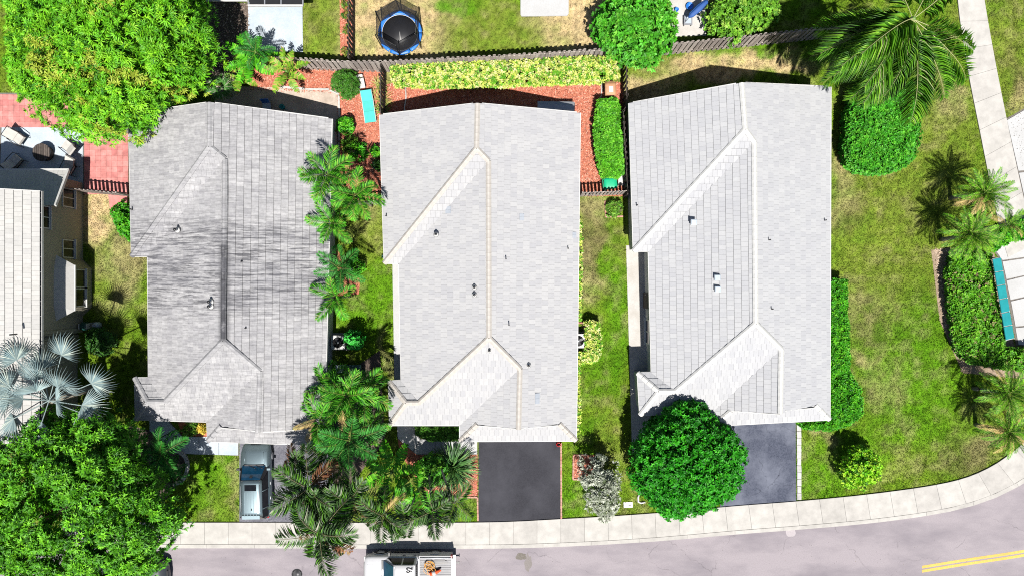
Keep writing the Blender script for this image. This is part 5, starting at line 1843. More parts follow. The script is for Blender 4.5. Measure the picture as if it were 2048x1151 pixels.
def suv(label, loc, rz, paint, name='parked_car', length=4.5, width=1.80, kind='suv'):
    """front towards local +Y"""
    root = empty(name, loc, label, 'car', None, rz)
    L, hw = length / 2, width / 2
    st = [(L, .58, .34, .52, .56), (L - .05, .74, .28, .62, .70), (L - .22, .84, .24, .74, .86), (L - .55, .89, .22, .84, .97), (L - 1.0, .90, .22, .89, 1.02), (L - 1.32, .90, .22, .93, 1.05),
          (L - 2.2, .90, .22, .95, 1.02), (-L + 1.0, .90, .22, .96, 1.02), (-L + .35, .88, .24, .96, 1.02), (-L + .08, .82, .30, .92, .98), (-L, .72, .36, .80, .84)]
    b = MB(); b.loft([ring_sec(y, w, a, s, t) for y, w, a, s, t in st])
    b.build('body', paint, root, False)
    # wheel-arch lips and bumpers
    for y, nm in ((L - .02, 'front_bumper'), (-L + .02, 'rear_bumper')):
        s = 1 if y > 0 else -1
        q = MB(); q.loft([[(x, y + s * (.07 - .16 * (abs(x) / .8) ** 2), z) for z in (.32, .60)] + [(x, y - s * .2, z) for z in (.58, .34)] for x in (-.80, -.5, 0, .5, .80)])
        q.build(nm, paint if y > 0 else M['black'], root, False)
    # greenhouse: pillars and roof skin with glass let in
    roof_z = 1.70 if kind == 'suv' else 1.42
    yf0, yf1 = L - 1.26, L - 2.02
    yr1, yr0 = (-L + .34, -L + .02) if kind == 'suv' else (-L + 1.35, -L + .72)
    zb = 1.0
    wb_, wt = .82, .66
    secs = []
    for t in (0, .5, 1):
        w = wb_ + (wt - wb_) * t
        z = zb + (roof_z - .06 - zb) * t
        f = yf0 + (yf1 - yf0) * t
        r = yr0 + (yr1 - yr0) * t
        secs.append([(-w, r + .1, z), (-w * .88, r, z), (w * .88, r, z), (w, r + .1, z), (w, f - .18, z), (w * .82, f, z), (-w * .82, f, z), (-w, f - .18, z)])
    g = MB(); g.loft(secs, False, True); g.build('cabin', M['black'], root, False)
    r0 = MB()
    rs = []
    for y in (yf1 + .01, yf1 - .2, (yf1 + yr1) / 2, yr1 + .25, yr1 - .02):
        zz = roof_z - (.05 if y in (yf1 + .01, yr1 - .02) else 0)
        w = wt + (.0 if y > yf1 - .1 else .03)
        rs.append([(-w, y, zz - .09), (-w * .97, y, zz - .035), (-w * .5, y, zz), (w * .5, y, zz), (w * .97, y, zz - .035), (w, y, zz - .09)])
    r0.loft(rs); rf = r0.build('roof', paint, root, False)
    quad(root, 'windscreen', M['windscreen'], [(-.70, yf0 - .01, zb + .03), (.70, yf0 - .01, zb + .03), (.56, yf1 + .04, roof_z - .08), (-.56, yf1 + .04, roof_z - .08)])
    q = MB(); q.box((0, yf1 + .16, roof_z - .14), (.17, .12, .05), rx=.7); q.build('mirror_mount', M['black'], root, False)
    quad(root, 'rear_window', M['glass'], [(.68, yr0 + .01, zb + .08), (-.68, yr0 + .01, zb + .08), (-.54, yr1 - .02, roof_z - .10), (.54, yr1 - .02, roof_z - .10)])
    for s in (-1, 1):
        ys = [yf0 - .36, (yf0 + yr0) / 2 + .2, yr0 + .75, yr0 + .16]
        for y1, y2 in zip(ys[:-1], ys[1:]):
            t1 = .12 if y1 == ys[0] else 0
            p = [(s * (wb_ + .004), y1 - .03, zb + .03), (s * (wb_ + .004), y2 + .03, zb + .03), (s * (wt + .02), y2 + .04, roof_z - .14), (s * (wt + .02), y1 - .03 - t1 * 3.3, roof_z - .14)]
            quad(root, 'side_window', M['glass'], p if s < 0 else p[::-1])
        for y in ys[1:3]:
            q = MB(); q.tube([(s * (wb_ + .012), y, zb), (s * (wt + .03), y, roof_z - .1)], .035, 5); q.build('pillar', paint, root, False)
        q = MB(); q.box((s * .92, yf0 - .22, 1.07), (.26, .14, .15), top=.8); q.build('mirror', paint if s > 0 else M['black'], root, False)
        q = MB(); q.tube([(s * .50, L - .30, .72), (s * .70, L - .42, .76), (s * .78, L - .62, .80)], [.06, .08, .05], 6); q.build('headlight', M['white_paint'], root, False)
        q = MB(); q.box((s * .72, -L + .07, .78), (.16, .14, .24)); q.build('tail_light', M['red_lens'], root, False)
        for y in (L - .85, -L + .95):
            lower_wheel(root, s * (hw - .13), y, .35, .23, s)
        if kind == 'suv':
            q = MB(); q.tube([(s * .56, yf1 - .25, roof_z), (s * .56, yf1 - .32, roof_z + .05), (s * .56, yr1 + .32, roof_z + .05), (s * .56, yr1 + .25, roof_z)], .014, 6)
            q.build('roof_rail', M['grey_metal'], root, False)
        # bonnet creases, handle
        q = MB(); q.tube([(s * .56, L - .45, .925), (s * .62, L - 1.2, 1.005)], .014, 4); q.build('bonnet_crease', paint, root, False)
        for y in (-.15, -1.05):
            q = MB(); q.box((s * .915, y, .84), (.03, .17, .035)); q.build('door_handle', M['grey_metal'], root, False)
    q = MB(); q.box((0, L - 1.24, 1.052), (1.25, .10, .03), top=.9); q.build('cowl', M['black'], root, False)
    q = MB(); q.box((0, L + .01, .66), (.62, .05, .13)); q.build('grille', M['black'], root, False)
    for s in (-.32, .12):
        q = MB(); q.tube([(s, L - 1.24, 1.07), (s + .5, L - 1.42, 1.2)], .012, 4); q.build('wiper', M['black'], root, False)
    if kind == 'suv':
        q = MB(); q.box((0, yf1 - .42, roof_z + .004), (.70, .36, .012)); q.build('sunroof', M['glass'], root, False)
        for i in range(5):
            q = MB(); x = -.36 + i * .18; q.box((x, (yf1 + yr1) / 2 - .35, roof_z + .004), (.022, 1.45, .014)); q.build('roof_rib', paint, root, False)
        q = MB(); q.box((0, yr1 - .06, roof_z - .03), (1.06, .22, .04), rx=.1); q.build('spoiler', paint, root, False)
        q = MB(); q.box((.06, yr1 + .42, roof_z + .05), (.04, .13, .09), top=.3); q.build('aerial', M['black'], root, False)
    return root


Y0 = -(880 + 1026) / 2 / S + CY / S
suv('silver sport utility car parked nose to the streaked house', (-15.72, Y0, .03), R(1.0), M['silver_paint'])
suv('dark car mostly hidden under the great dark leafy tree on the road', W(275, 1144, 0) + Vector((0, 0, .006)), R(-88), M['dark_car'], 'parked_car', 4.4, 1.76, 'sedan')


def pickup(label, loc, rz):
    """front towards local +Y; crew cab and open bed"""
    root = empty('pickup_truck', loc, label, 'pickup truck', None, rz)
    P = M['white_car']
    L = 2.72
    st = [(L, .62, .45, .80, .90), (L - .06, .86, .40, .95, 1.06), (L - .3, .95, .36, 1.04, 1.14), (L - .9, .97, .34, 1.07, 1.19), (L - 1.2, .97, .34, 1.09, 1.20), (.85, .97, .34, 1.10, 1.16), (-.62, .97, .34, 1.10, 1.14)]
    b = MB(); b.loft([ring_sec(y, w, a, s, t) for y, w, a, s, t in st]); b.build('body', P, root, False)
    # bed: floor, side walls, headboard, tailgate
    y1, y0 = -.66, -L + .06
    ym, ly = (y0 + y1) / 2, y1 - y0
    bed = MB(); bed.box((0, ym, .80), (1.56, ly, .05)); bo = bed.build('bed', M['dark_metal'], root, False)
    for i in range(11):
        q = MB(); q.box((-.70 + i * .14, ym, .835), (.055, ly - .1, .02)); q.build('rib', M['bed_rib'], bo, False)
    for s in (-1, 1):
        q = MB(); q.loft([[(s * .97, y, .40), (s * .99, y, .75), (s * .97, y, 1.10), (s * .80, y, 1.12), (s * .78, y, .80), (s * .80, y, .42)] for y in (y1, ym, y0)], False); q.build('bed_side', P, root, False)
        q = MB(); q.tube([(s * .88, y1 - .05, 1.145), (s * .88, y0 + .05, 1.145)], .035, 6); q.build('bed_rail', M['grey_metal'], root, False)
        for y in (L - .95, -L + 1.15):
            lower_wheel(root, s * .84, y, .39, .26, s)
            q = MB(); q.tube([(s * .985, y + .50 * math.cos(a), .39 + .50 * math.sin(a)) for a in np.linspace(0.1, PI - .1, 9)], .035, 5); q.build('wheel_arch', P, root, False)
        q = MB(); q.box((s * .94, -L + .08, .98), (.10, .10, .28)); q.build('tail_light', M['red_lens'], root, False)
        q = MB(); q.box((s * 1.14, 1.12, 1.20), (.22, .13, .24), top=.85); mi = q.build('mirror', M['black'], root, False)
        q = MB(); q.tube([(s * .94, 1.14, 1.14), (s * 1.06, 1.13, 1.15)], .025, 5); q.build('arm', M['black'], mi, False)
        q = MB(); q.tube([(s * .99, .95, .45), (s * .99, -.55, .45)], .05, 6); q.build('running_board', M['black'], root, False)
        q = MB(); q.box((s * .72, L - .10, .86), (.30, .16, .16)); q.build('headlight', M['white_paint'], root, False)
        for y in (.25, -.42):
            q = MB(); q.box((s * .99, y, .98), (.03, .17, .04)); q.build('door_handle', M['black'], root, False)
    q = MB(); q.box((0, y1, .98), (1.60, .07, .34)); q.build('headboard', P, root, False)
    q = MB(); q.box((0, y0 - .03, .92), (1.66, .08, .46)); q.build('tailgate', P, root, False)
    q = MB(); q.box((0, -L - .06, .55), (1.70, .14, .18)); q.build('rear_bumper', M['grey_metal'], root, False)
    q = MB(); q.box((.35, -L - .22, .50), (.07, .24, .07)); q.box((.35, -L - .34, .54), (.16, .05, .09)); q.build('hitch', M['black'], root, False)
    q = MB(); q.loft([[(x, L + .05 - .12 * (abs(x) / .9) ** 2, z) for z in (.42, .66)] + [(x, L - .2, z) for z in (.64, .44)] for x in (-.9, -.5, 0, .5, .9)]); q.build('front_bumper', M['grey_metal'], root, False)
    q = MB(); q.box((0, L - .005, .86), (1.0, .05, .22)); q.build('grille', M['black'], root, False)
    # cab
    zb, zt = 1.12, 1.86
    yf0, yf1, yr1, yr0 = L - 1.22, L - 1.98, -.52, -.58
    secs = []
    for t in (0, .5, 1):
        w = .86 + (.68 - .86) * t
        z = zb + (zt - .05 - zb) * t
        f = yf0 + (yf1 - yf0) * t
        r = yr0 + (yr1 - yr0) * t
        secs.append([(-w, r + .05, z), (-w * .9, r, z), (w * .9, r, z), (w, r + .05, z), (w, f - .2, z), (w * .82, f, z), (-w * .82, f, z), (-w, f - .2, z)])
    g = MB(); g.loft(secs, False); g.build('cabin', P, root, False)
    rs = []
    for y, dz in ((yf1 + .03, .05), (yf1 - .15, 0), (0, 0), (yr1 + .15, 0), (yr1 - .02, .05)):
        w = .70; zz = zt - dz
        rs.append([(-w, y, zz - .09), (-w * .96, y, zz - .03), (-w * .5, y, zz), (w * .5, y, zz), (w * .96, y, zz - .03), (w, y, zz - .09)])
    g = MB(); g.loft(rs); g.build('roof', P, root, False)
    quad(root, 'windscreen', M['windscreen'], [(-.74, yf0, zb + .02), (.74, yf0, zb + .02), (.60, yf1 + .05, zt - .09), (-.60, yf1 + .05, zt - .09)])
    q = MB(); q.box((0, yf0 + .05, zb + .06), (1.5, .12, .03)); q.build('cowl', M['black'], root, False)
    quad(root, 'rear_window', M['glass'], [(.60, yr0 - .005, zb + .15), (-.60, yr0 - .005, zb + .15), (-.52, yr1 - .005, zt - .12), (.52, yr1 - .005, zt - .12)])
    for s in (-1, 1):
        for a, c, cut in ((yf0 - .30, .33, .40), (.24, -.42, 0)):
            p = [(s * .868, a, zb + .05), (s * .868, c, zb + .05), (s * .712, c + .01, zt - .13), (s * .712, a - cut, zt - .13)]
            quad(root, 'side_window', M['glass'], p if s < 0 else p[::-1])
        q = MB(); q.tube([(s * .45, L - .25, 1.12), (s * .52, L - 1.1, 1.185)], .012, 4); q.build('bonnet_crease', P, root, False)
    cu = bpy.data.curves.new('roof_number', 'FONT')       # fleet number painted on the roof
    cu.body = '92'; cu.size = .52; cu.offset = .012; cu.align_x = 'CENTER'; cu.align_y = 'CENTER'; cu.fill_mode = 'BOTH'; cu.extrude = 0; cu.space_character = 1.15
    tmp = bpy.data.objects.new('roof_number', cu); COL.objects.link(tmp)
    bpy.context.view_layer.update()
    me = bpy.data.meshes.new_from_object(tmp.evaluated_get(bpy.context.evaluated_depsgraph_get()))
    bpy.data.objects.remove(tmp)
    me.materials.clear()
    o = link('roof_number', me, M['decal'], root)
    o.location = (.42, -.21, zt + .012)
    o.scale = (.62, 1.0, 1)
    o.rotation_euler = (0, 0, 0)
    return root


tr = pickup('white crew cab pickup with the number on its roof and an open bed', (-6.33, -17.28, .006), R(90))
# load in the bed
c0 = Vector((-8.9 + 2.55 + .0, -17.0, .85))
cone = empty('traffic_cone', W(872, 1142, .9) , 'orange traffic cone lying in the pickup bed', 'cone', None, R(-65))
cone.location.z = 1.02
b = MB(); b.lathe([(.19, -.33), (.16, -.2), (.05, .34), (.02, .36)], (0, 0, 0), 14); b.v = [(y, z, x) for x, y, z in b.v]; cc = b.build('body', M['orange'], cone, False)
b = MB(); b.lathe([(.168, -.2), (.172, -.2), (.125, 0), (.12, 0)], (0, 0, 0), 14); b.v = [(y, z, x) for x, y, z in b.v]; b.build('band', M['white_paint'], cone, False)
b = MB(); b.box((0, -.34, 0), (.40, .04, .36)); b.build('base', M['orange'], cone, False)
b = MB()
pts = []
for i in range(90):
    a = i * .52
    r = .16 + .14 * math.sin(i * .37) + .04 * random.random()
    pts.append(Vector((-5.05 + .05 * math.sin(i * .13) + r * math.cos(a) * 1.2, -17.05 + .18 * math.sin(i * .07) + r * math.sin(a), .90 + i * .0016 + .03 * random.random())))
b.tube(pts, .018, 5)
b.top('hose_coil', M['yellow_hose'], 'tangled orange hose heaped in the pickup bed behind the cab', 'hose')
for i, (dy, lb) in enumerate(((.42, 'inner pale pole beside the tangled hose in the pickup bed'), (.50, 'middle one of three pale poles in the pickup bed'), (.58, 'outer pale pole against the side wall of the pickup bed'))):
    b = MB(); b.tube([(-4.75, -17.25 + dy, .93), (-3.9 - .1 * i, -17.22 + dy * .98, .93)], .016, 6)
    b.top('tool_pole', M['cushion'], lb, 'pole', 'poles in the pickup bed')


# ------------------------------------------------------------ garden things
def trampoline(px, py):
    c = W(px, py, .75); c.z = 0
    root = empty('trampoline', c, 'blue padded trampoline with a black safety net on straw coloured grass', 'trampoline')
    r, z = 1.28, .75
    b = MB(); b.lathe([(.02, z - .004), (r * .86, z - .012), (r * .86, z - .02), (.02, z - .02)], n=36); b.build('mat', M['black'], root, False)
    for k in range(6):
        a0, a1 = k * PI / 3 + .02, (k + 1) * PI / 3 - .02
        b = MB(); sec = []
        for j in range(9):
            a = a0 + (a1 - a0) * j / 8
            sec.append([(math.cos(a) * rr, math.sin(a) * rr, zz) for rr, zz in ((r * .86, z), (r * .93, z + .05), (r * 1.04, z + .03), (r * 1.06, z - .03), (r * .87, z - .03))])
        b.loft(sec, True); b.build('pad', M['blue'], root, False)
    b = MB(); b.tube([(math.cos(a) * r * .86, math.sin(a) * r * .86, z + .012) for a in np.linspace(0, 2 * PI, 41)], .018, 5); b.build('rim', M['white_paint'], root, False)
    b = MB(); b.tube([(-.02, .06, z + .006), (.02, -.42, z + .006)], .02, 5); b.build('tape', M['white_paint'], root, False)
    top = 2.35
    ps = []
    for k in range(6):
        a = k * PI / 3 + PI / 2
        x, y = math.cos(a), math.sin(a)
        ps.append((x, y))
        b = MB(); b.tube([(x * r * 1.09, y * r * 1.09, 0), (x * r * 1.09, y * r * 1.09, top), (x * r * 1.02, y * r * 1.02, top + .12)], .035, 7); b.build('post', M['black'], root, False)
        b = MB(); b.tube([(x * r * .86 - y * .3, y * r * .86 + x * .3, 0.02), (x * r, y * r, .0), (x * r * .86 + y * .3, y * r * .86 - x * .3, .02)], .025, 5); b.build('leg', M['grey_metal'], root, False)
    for k in range(6):
        (x0, y0), (x1, y1) = ps[k], ps[(k + 1) % 6]
        b = MB(); sec = []
        q = r * 1.05
        for zz, pull in ((z + .03, .98), (1.2, .965), (1.8, .965), (top, .99)):
            sec.append([(x0 * q, y0 * q, zz), ((x0 + x1) / 2 * q * pull, (y0 + y1) / 2 * q * pull, zz), (x1 * q, y1 * q, zz)])
        vs = [p for s in sec for p in s]
        b.add(vs, [(i * 3 + j, i * 3 + j + 1, i * 3 + j + 4, i * 3 + j + 3) for i in range(3) for j in range(2)])
        b.build('net', M['net'], root, False)
        b = MB(); b.tube([(x0 * q, y0 * q, top), ((x0 + x1) / 2 * q * .985, (y0 + y1) / 2 * q * .985, top - .04), (x1 * q, y1 * q, top)], .016, 5); b.build('net_hem', M['black'], root, False)


trampoline(800, 66)


def lounger(label, px, py, rz, mat, name='sun_lounger', L=1.95, wd=.66, z=.36):
    c = W(px, py, z); c.z = .02
    root = empty(name, c, label, 'lounger', None, rz)
    for i, (y0, y1, z0, z1) in enumerate(((-L / 2, -.28, z, z), (-.27, .34, z, z), (.35, L / 2, z, z + .22))):
        b = MB()
        b.loft([[(x, y0, z0), (x, (y0 + y1) / 2, (z0 + z1) / 2 - .02), (x, y1, z1), (x, y1, z1 + .03), (x, (y0 + y1) / 2, (z0 + z1) / 2 + .025), (x, y0, z0 + .03)] for x in (-wd / 2, 0, wd / 2)], False)
        b.build('sling', mat, root, False)
    for s in (-1, 1):
        b = MB(); b.tube([(s * (wd / 2 + .02), -L / 2 - .03, z), (s * (wd / 2 + .02), .35, z), (s * (wd / 2 + .02), L / 2 + .04, z + .23)], .02, 6); b.build('frame', M['white_paint'], root, False)
        for y in (-L / 2 + .25, .45):
            b = MB(); b.tube([(s * (wd / 2 + .02), y, z), (s * (wd / 2 + .03), y + .05, 0)], .018, 6); b.build('leg', M['white_paint'], root, False)
    return root


lounger('teal sling sun lounger standing on the red mulch', 737, 214, R(8), M['teal'])


def armchair(label, px, py, rz, cushion=True, long=.0):
    c = W(px, py, .4); c.z = .05
    root = empty('patio_chair', c, label, 'chair', 'cushioned patio chairs', rz)
    z = .40
    b = MB(); b.box((0, -.02, z), (.60, .60, .13), top=.92); b.build('seat_cushion', M['cushion'], root, False)
    b = MB(); b.box((0, .42, z + .22), (.60, .14, .62), rx=-.95, top=.95); b.build('back_cushion', M['cushion'], root, False)
    for s in (-1, 1):
        b = MB(); b.tube([(s * .36, -.34, 0), (s * .36, -.34, .58), (s * .36, .1, .62), (s * .36, .45, .60)], .024, 6); b.build('arm', M['black'], root, False)
        b = MB(); b.tube([(s * .34, .35, 0), (s * .34, .25, .40), (s * .33, .72, .78)], .022, 6); b.build('leg', M['black'], root, False)
    b = MB(); b.box((0, 0, z - .09), (.68, .66, .04)); b.build('frame', M['black'], root, False)
    b = MB(); b.tube([(-.33, .72, .78), (.33, .72, .78)], .022, 6); b.build('back_rail', M['black'], root, False)


armchair('cushioned patio chair in sun by the pink pavers and house wall', 37, 277, R(55))
armchair('cushioned patio chair in sun under the edge of the mango tree', 137, 293, R(-128))
armchair('cushioned patio chair in shade tucked against the lower roof edge', 32, 322, R(140))
armchair('cushioned patio chair in shade at the corner of the lower roof', 138, 336, R(-30))
c = W(84, 305, .5); c.z = .05
t = empty('patio_table', c, 'round dark slatted table between the patio chairs', 'table')
for i in range(9):
    x = -.46 + i * .115
    w = math.sqrt(max(.02, .54 ** 2 - x * x))
    b = MB(); b.box((x, 0, .52), (.095, 2 * w, .03)); b.build('slat', M['dark_wood'], t, False)
b = MB(); b.lathe([(.50, .44), (.55, .47), (.55, .53), (.53, .53), (.52, .48)], n=26); b.build('rim', M['black'], t, False)
b = MB(); b.lathe([(.46, 0), (.44, .2), (.46, .46), (.40, .46), (.40, 0)], n=20); b.build('base', M['dark_wood'], t, False)


def ac_unit(label, px, py, rz=0):
    c = W(px, py, .8); c.z = 0
    root = empty('air_conditioner', c, label, 'air conditioner', None, rz)
    b = MB(); b.box((0, 0, .05), (1.05, 1.05, .10)); b.build('pad', M['concrete'], root, False)
    b = MB(); b.box((0, 0, .45), (.84, .84, .70)); b.build('case', M['grey_metal'], root, False)
    for s in range(4):
        for i in range(7):
            q = MB(); q.box((0, .425, .2 + i * .075), (.74, .015, .03)); m = Matrix.Rotation(s * PI / 2, 4, 'Z'); q.v = [tuple(m @ Vector(v)) for v in q.v]; q.build('louvre', M['dark_metal'], root, False)
    b = MB()
    n = 28
    o_, i_ = [], []
    for k in range(n):
        a = 2 * PI * k / n
        mx = max(abs(math.cos(a)), abs(math.sin(a)))
        o_.append((.43 * math.cos(a) / mx, .43 * math.sin(a) / mx, .83)); i_.append((.33 * math.cos(a), .33 * math.sin(a), .84))
    b.add(o_ + i_ + [(x, y, .78) for x, y, z in o_], [(k, (k + 1) % n, n + (k + 1) % n, n + k) for k in range(n)] + [(k, 2 * n + k, 2 * n + (k + 1) % n, (k + 1) % n) for k in range(n)]); b.build('lid', M['white_paint'], root, False)
    b = MB(); b.lathe([(.01, .79), (.33, .79), (.33, .80), (.01, .80)], n=24); b.build('well', M['black'], root, False)
    for k in range(4):
        q = MB(); a = k * PI / 2 + .4; q.box((.17 * math.cos(a), .17 * math.sin(a), .812), (.26, .15, .012), rz=a, rx=.25); q.build('blade', M['dark_metal'], root, False)
    for rr in (.12, .2, .27):
        q = MB(); q.tube([(math.cos(a) * rr, math.sin(a) * rr, .845) for a in np.linspace(0, 2 * PI, 25)], .006, 4, cap=False); q.build('guard', M['black'], root, False)
    b = MB(); b.lathe([(.01, .82), (.08, .82), (.07, .85), (.01, .86)], n=12); b.build('hub', M['grey_metal'], root, False)


ac_unit('square air conditioner with a fan grille beside the streaked roof', 676, 684)
ac_unit('air conditioner half under the white roof edge by the variegated shrub', 1157, 681)


def bin_cart(label, px, py, mat, rz, name='wheeled_bin', white=False, cart=False):
    c = W(px, py, 1.0); c.z = .02
    root = empty(name, c, label, 'bin', None, rz)
    b = MB()
    b.loft([[(-.24, -.27, .06), (.24, -.27, .06), (.24, .27, .06), (-.24, .27, .06)], [(-.31, -.36, .98), (.31, -.36, .98), (.31, .36, .98), (-.31, .36, .98)]], False); b.build('body', mat, root, False)
    b = MB(); b.loft([[(-.34, y, .985), (-.34, y, 1.0 + dz), (-.2, y, 1.03 + dz), (.2, y, 1.03 + dz), (.34, y, 1.0 + dz), (.34, y, .985)] for y, dz in ((-.40, 0), (-.2, .03), (.2, .04), (.40, .02))], True); b.build('lid', mat, root, False)
    b = MB(); b.tube([(-.27, .40, 1.0), (-.27, .46, .99), (.27, .46, .99), (.27, .40, 1.0)], .022, 6); b.build('handle', mat, root, False)
    for s in (-1, 1):
        q = MB(); q.lathe([(.02, -.03), (.13, -.03), (.13, .03), (.02, .03)], n=14); m = Matrix.Translation((s * .30, .30, .13)) @ Matrix.Rotation(PI / 2, 4, 'Y'); q.v = [tuple(m @ Vector(v)) for v in q.v]; q.build('wheel', M['rubber'], root, False)
    if white:
        b = MB(); b.box((.02, -.04, 1.075), (.26, .36, .012)); b.build('sticker', M['white_paint'], root, False)


bin_cart('beige wheeled bin with a white sticker on its lid at the hedge end', 1221, 178, M['beige_plastic'], R(2), white=True)
bin_cart('bright green wheeled bin at the lower end of the narrow hedge', 1221, 367, M['green_plastic'], R(95))
c = W(1241, 362, 0)
b = MB(); b.box((c.x, c.y, .22), (.40, .62, .42)); b.top('meter_box', M['white_paint'], 'small white box beside the green wheeled bin', 'box')


def deck_box(label, px, py, d, mat, z=.55, rz=0, name='storage_box', lidm=None):
    c = W(px, py, z); c.z = 0
    root = empty(name, c, label, 'box', None, rz)
    b = MB(); b.box((0, 0, z * .45), (d[0], d[1], z * .88), top=1.02); b.build('body', mat, root, False)
    b = MB(); b.loft([[(x, -d[1] / 2 - .03, z * .9), (x, -d[1] / 2 - .03, z * .97), (x, -d[1] * .2, z * 1.03), (x, d[1] * .2, z * 1.03), (x, d[1] / 2 + .03, z * .97), (x, d[1] / 2 + .03, z * .9)] for x in (-d[0] / 2 - .03, 0, d[0] / 2 + .03)], False); b.build('lid', lidm or mat, root, False)
    b = MB(); b.box((0, -d[1] / 2 - .04, z * .8), (.16, .03, .05)); b.build('latch', M['black'], root, False)


deck_box('dark green storage bench lying under the palm fronds', 706, 741, (.95, .65), M['dark_green'])
deck_box('small pale blue grey box between palms and the storage bench', 679, 737, (.42, .42), M['concrete_blue'], .5)
deck_box('dark grey low storage chest with white rim against the white roof gable', 1112, 214, (2.2, .62), M['white_paint'], .9, R(-1), 'storage_box', M['grey_metal'])
c = W(722, 166, .35); c.z = .02
t = empty('side_table', c, 'white folding side table next to the clipped ball shrub', 'table', None, R(12))
b = MB(); b.box((0, -.05, .40), (.44, .62, .035)); b.build('top', M['white_paint'], t, False)
b = MB(); b.box((0, .40, .44), (.40, .16, .03)); b.build('shelf', M['white_paint'], t, False)
for x, y in ((-.18, -.3), (.18, -.3), (-.18, .42), (.18, .42)):
    b = MB(); b.tube([(x, y, 0), (x * .9, y * .95, .39)], .016, 6); b.build('leg', M['white_paint'], t, False)
c = W(534, 211, .35); c.z = .03
t = empty('folding_chair', c, 'blue folding chair in the shade of the streaked roof gable', 'chair', None, R(3))
b = MB(); b.box((0, -.1, .40), (.50, .46, .03)); b.build('seat', M['concrete_blue'], t, False)
b = MB(); b.box((0, .20, .62), (.50, .04, .46), rx=-.25); b.build('backrest', M['blue'], t, False)
for s in (-1, 1):
    b = MB(); b.tube([(s * .25, -.32, 0), (s * .25, .12, .42), (s * .25, .28, .86)], .014, 5); b.build('frame', M['grey_metal'], t, False)
    b = MB(); b.tube([(s * .23, .26, 0), (s * .23, -.28, .41)], .014, 5); b.build('leg', M['grey_metal'], t, False)
c = W(564, 214, .2); c.z = .03
t = empty('watering_can', c, 'small teal watering can in the shade on the buff patio', 'watering can', None, R(-35))
b = MB(); b.lathe([(.01, 0), (.15, 0), (.16, .25), (.13, .27), (.10, .27), (.10, .22), (.01, .22)], n=16); b.build('body', M['teal_panel'], t, False)
b = MB(); b.tube([(.13, 0, .08), (.30, 0, .22), (.40, 0, .33)], [.03, .022, .03], 7); b.build('spout', M['teal_panel'], t, False)
b = MB(); b.tube([(-.12, 0, .08), (-.24, 0, .18), (-.18, 0, .32), (0, 0, .34), (.08, 0, .27)], .014, 5); b.build('handle', M['teal_panel'], t, False)
# hose reel and tank by the tan house
c = W(166, 652, .7); c.z = 0
t = empty('hose_reel', c, 'green garden hose on a pale reel by the tan wall', 'hose reel')
for s in (-1, 1):
    b = MB(); b.box((s * .24, 0, .40), (.04, .46, .76), top=.7); b.build('side', M['white_paint'], t, False)
b = MB(); b.lathe([(.10, -.2), (.24, -.2), (.27, -.1), (.25, 0), (.27, .1), (.24, .2), (.10, .2)], n=16); b.v = [(z, x, y + .5) for x, y, z in b.v]; b.build('hose', M['dark_green'], t, False)
b = MB(); b.tube([(.26, 0, .5), (.34, 0, .5), (.34, .15, .5)], .014, 5); b.build('crank', M['black'], t, False)
c = W(190, 650, .5); c.z = 0
t = empty('gas_cylinder', c, 'pale rounded tank beside the hose reel', 'tank')
b = MB(); b.lathe([(.01, .02), (.16, .02), (.20, .10), (.20, .42), (.14, .52), (.01, .55)], n=18); b.build('body', M['concrete_blue'], t, False)
b = MB(); b.lathe([(.10, .50), (.11, .62), (.09, .62), (.08, .5)], n=12); b.build('collar', M['white_paint'], t, False)
# teal panel barrier by the terrace
pa, pb = W(1993, 516, 1.4), W(2020, 678, 1.4)
pa.z = pb.z = 0
e = empty('panel_barrier', (pa + pb) / 2, 'row of six sloping teal panels edging the pale terrace', 'barrier')
d = pb - pa
an = math.atan2(d.y, d.x)
nn = Vector((d.y, -d.x, 0)).normalized()
for i in range(6):
    p = pa + d * ((i + .5) / 6)
    b = MB(); b.box((p.x, p.y, 1.4), (d.length / 6 - .05, .64, .05), rz=an, rx=R(-16)); b.build('panel', M['teal_panel'], e)
for i in range(7):
    p = pa + d * (i / 6)
    b = MB(); b.box((p.x + .28, p.y + .05, .68), (.05, .05, 1.36), rz=an); b.box((p.x, p.y, 1.355), (.03, .62, .04), rz=an, rx=R(-16)); b.build('post', M['white_paint'], e)
# lids, manhole, pipes
def cover(label, px, py, r, mat, name, cat):
    c = W(px, py, 0); c.z = .006
    t = empty(name, c, label, cat)
    b = MB(); b.lathe([(r * .86, 0), (r * .86, .010), (r, .010), (r, 0)], n=26); b.build('frame', M['dark_metal'], t, False)
    b = MB(); b.lathe([(.01, 0), (r * .84, 0), (r * .84, .008), (.01, .009)], n=26); b.build('lid', mat, t, False)
    for i in range(-3, 4):
        q = MB(); w = math.sqrt(max(.01, (r * .8) ** 2 - (i * r * .22) ** 2)); q.box((i * r * .22, 0, .010), (r * .08, 2 * w, .006)); q.build('rib', M['dark_metal'], t, False)


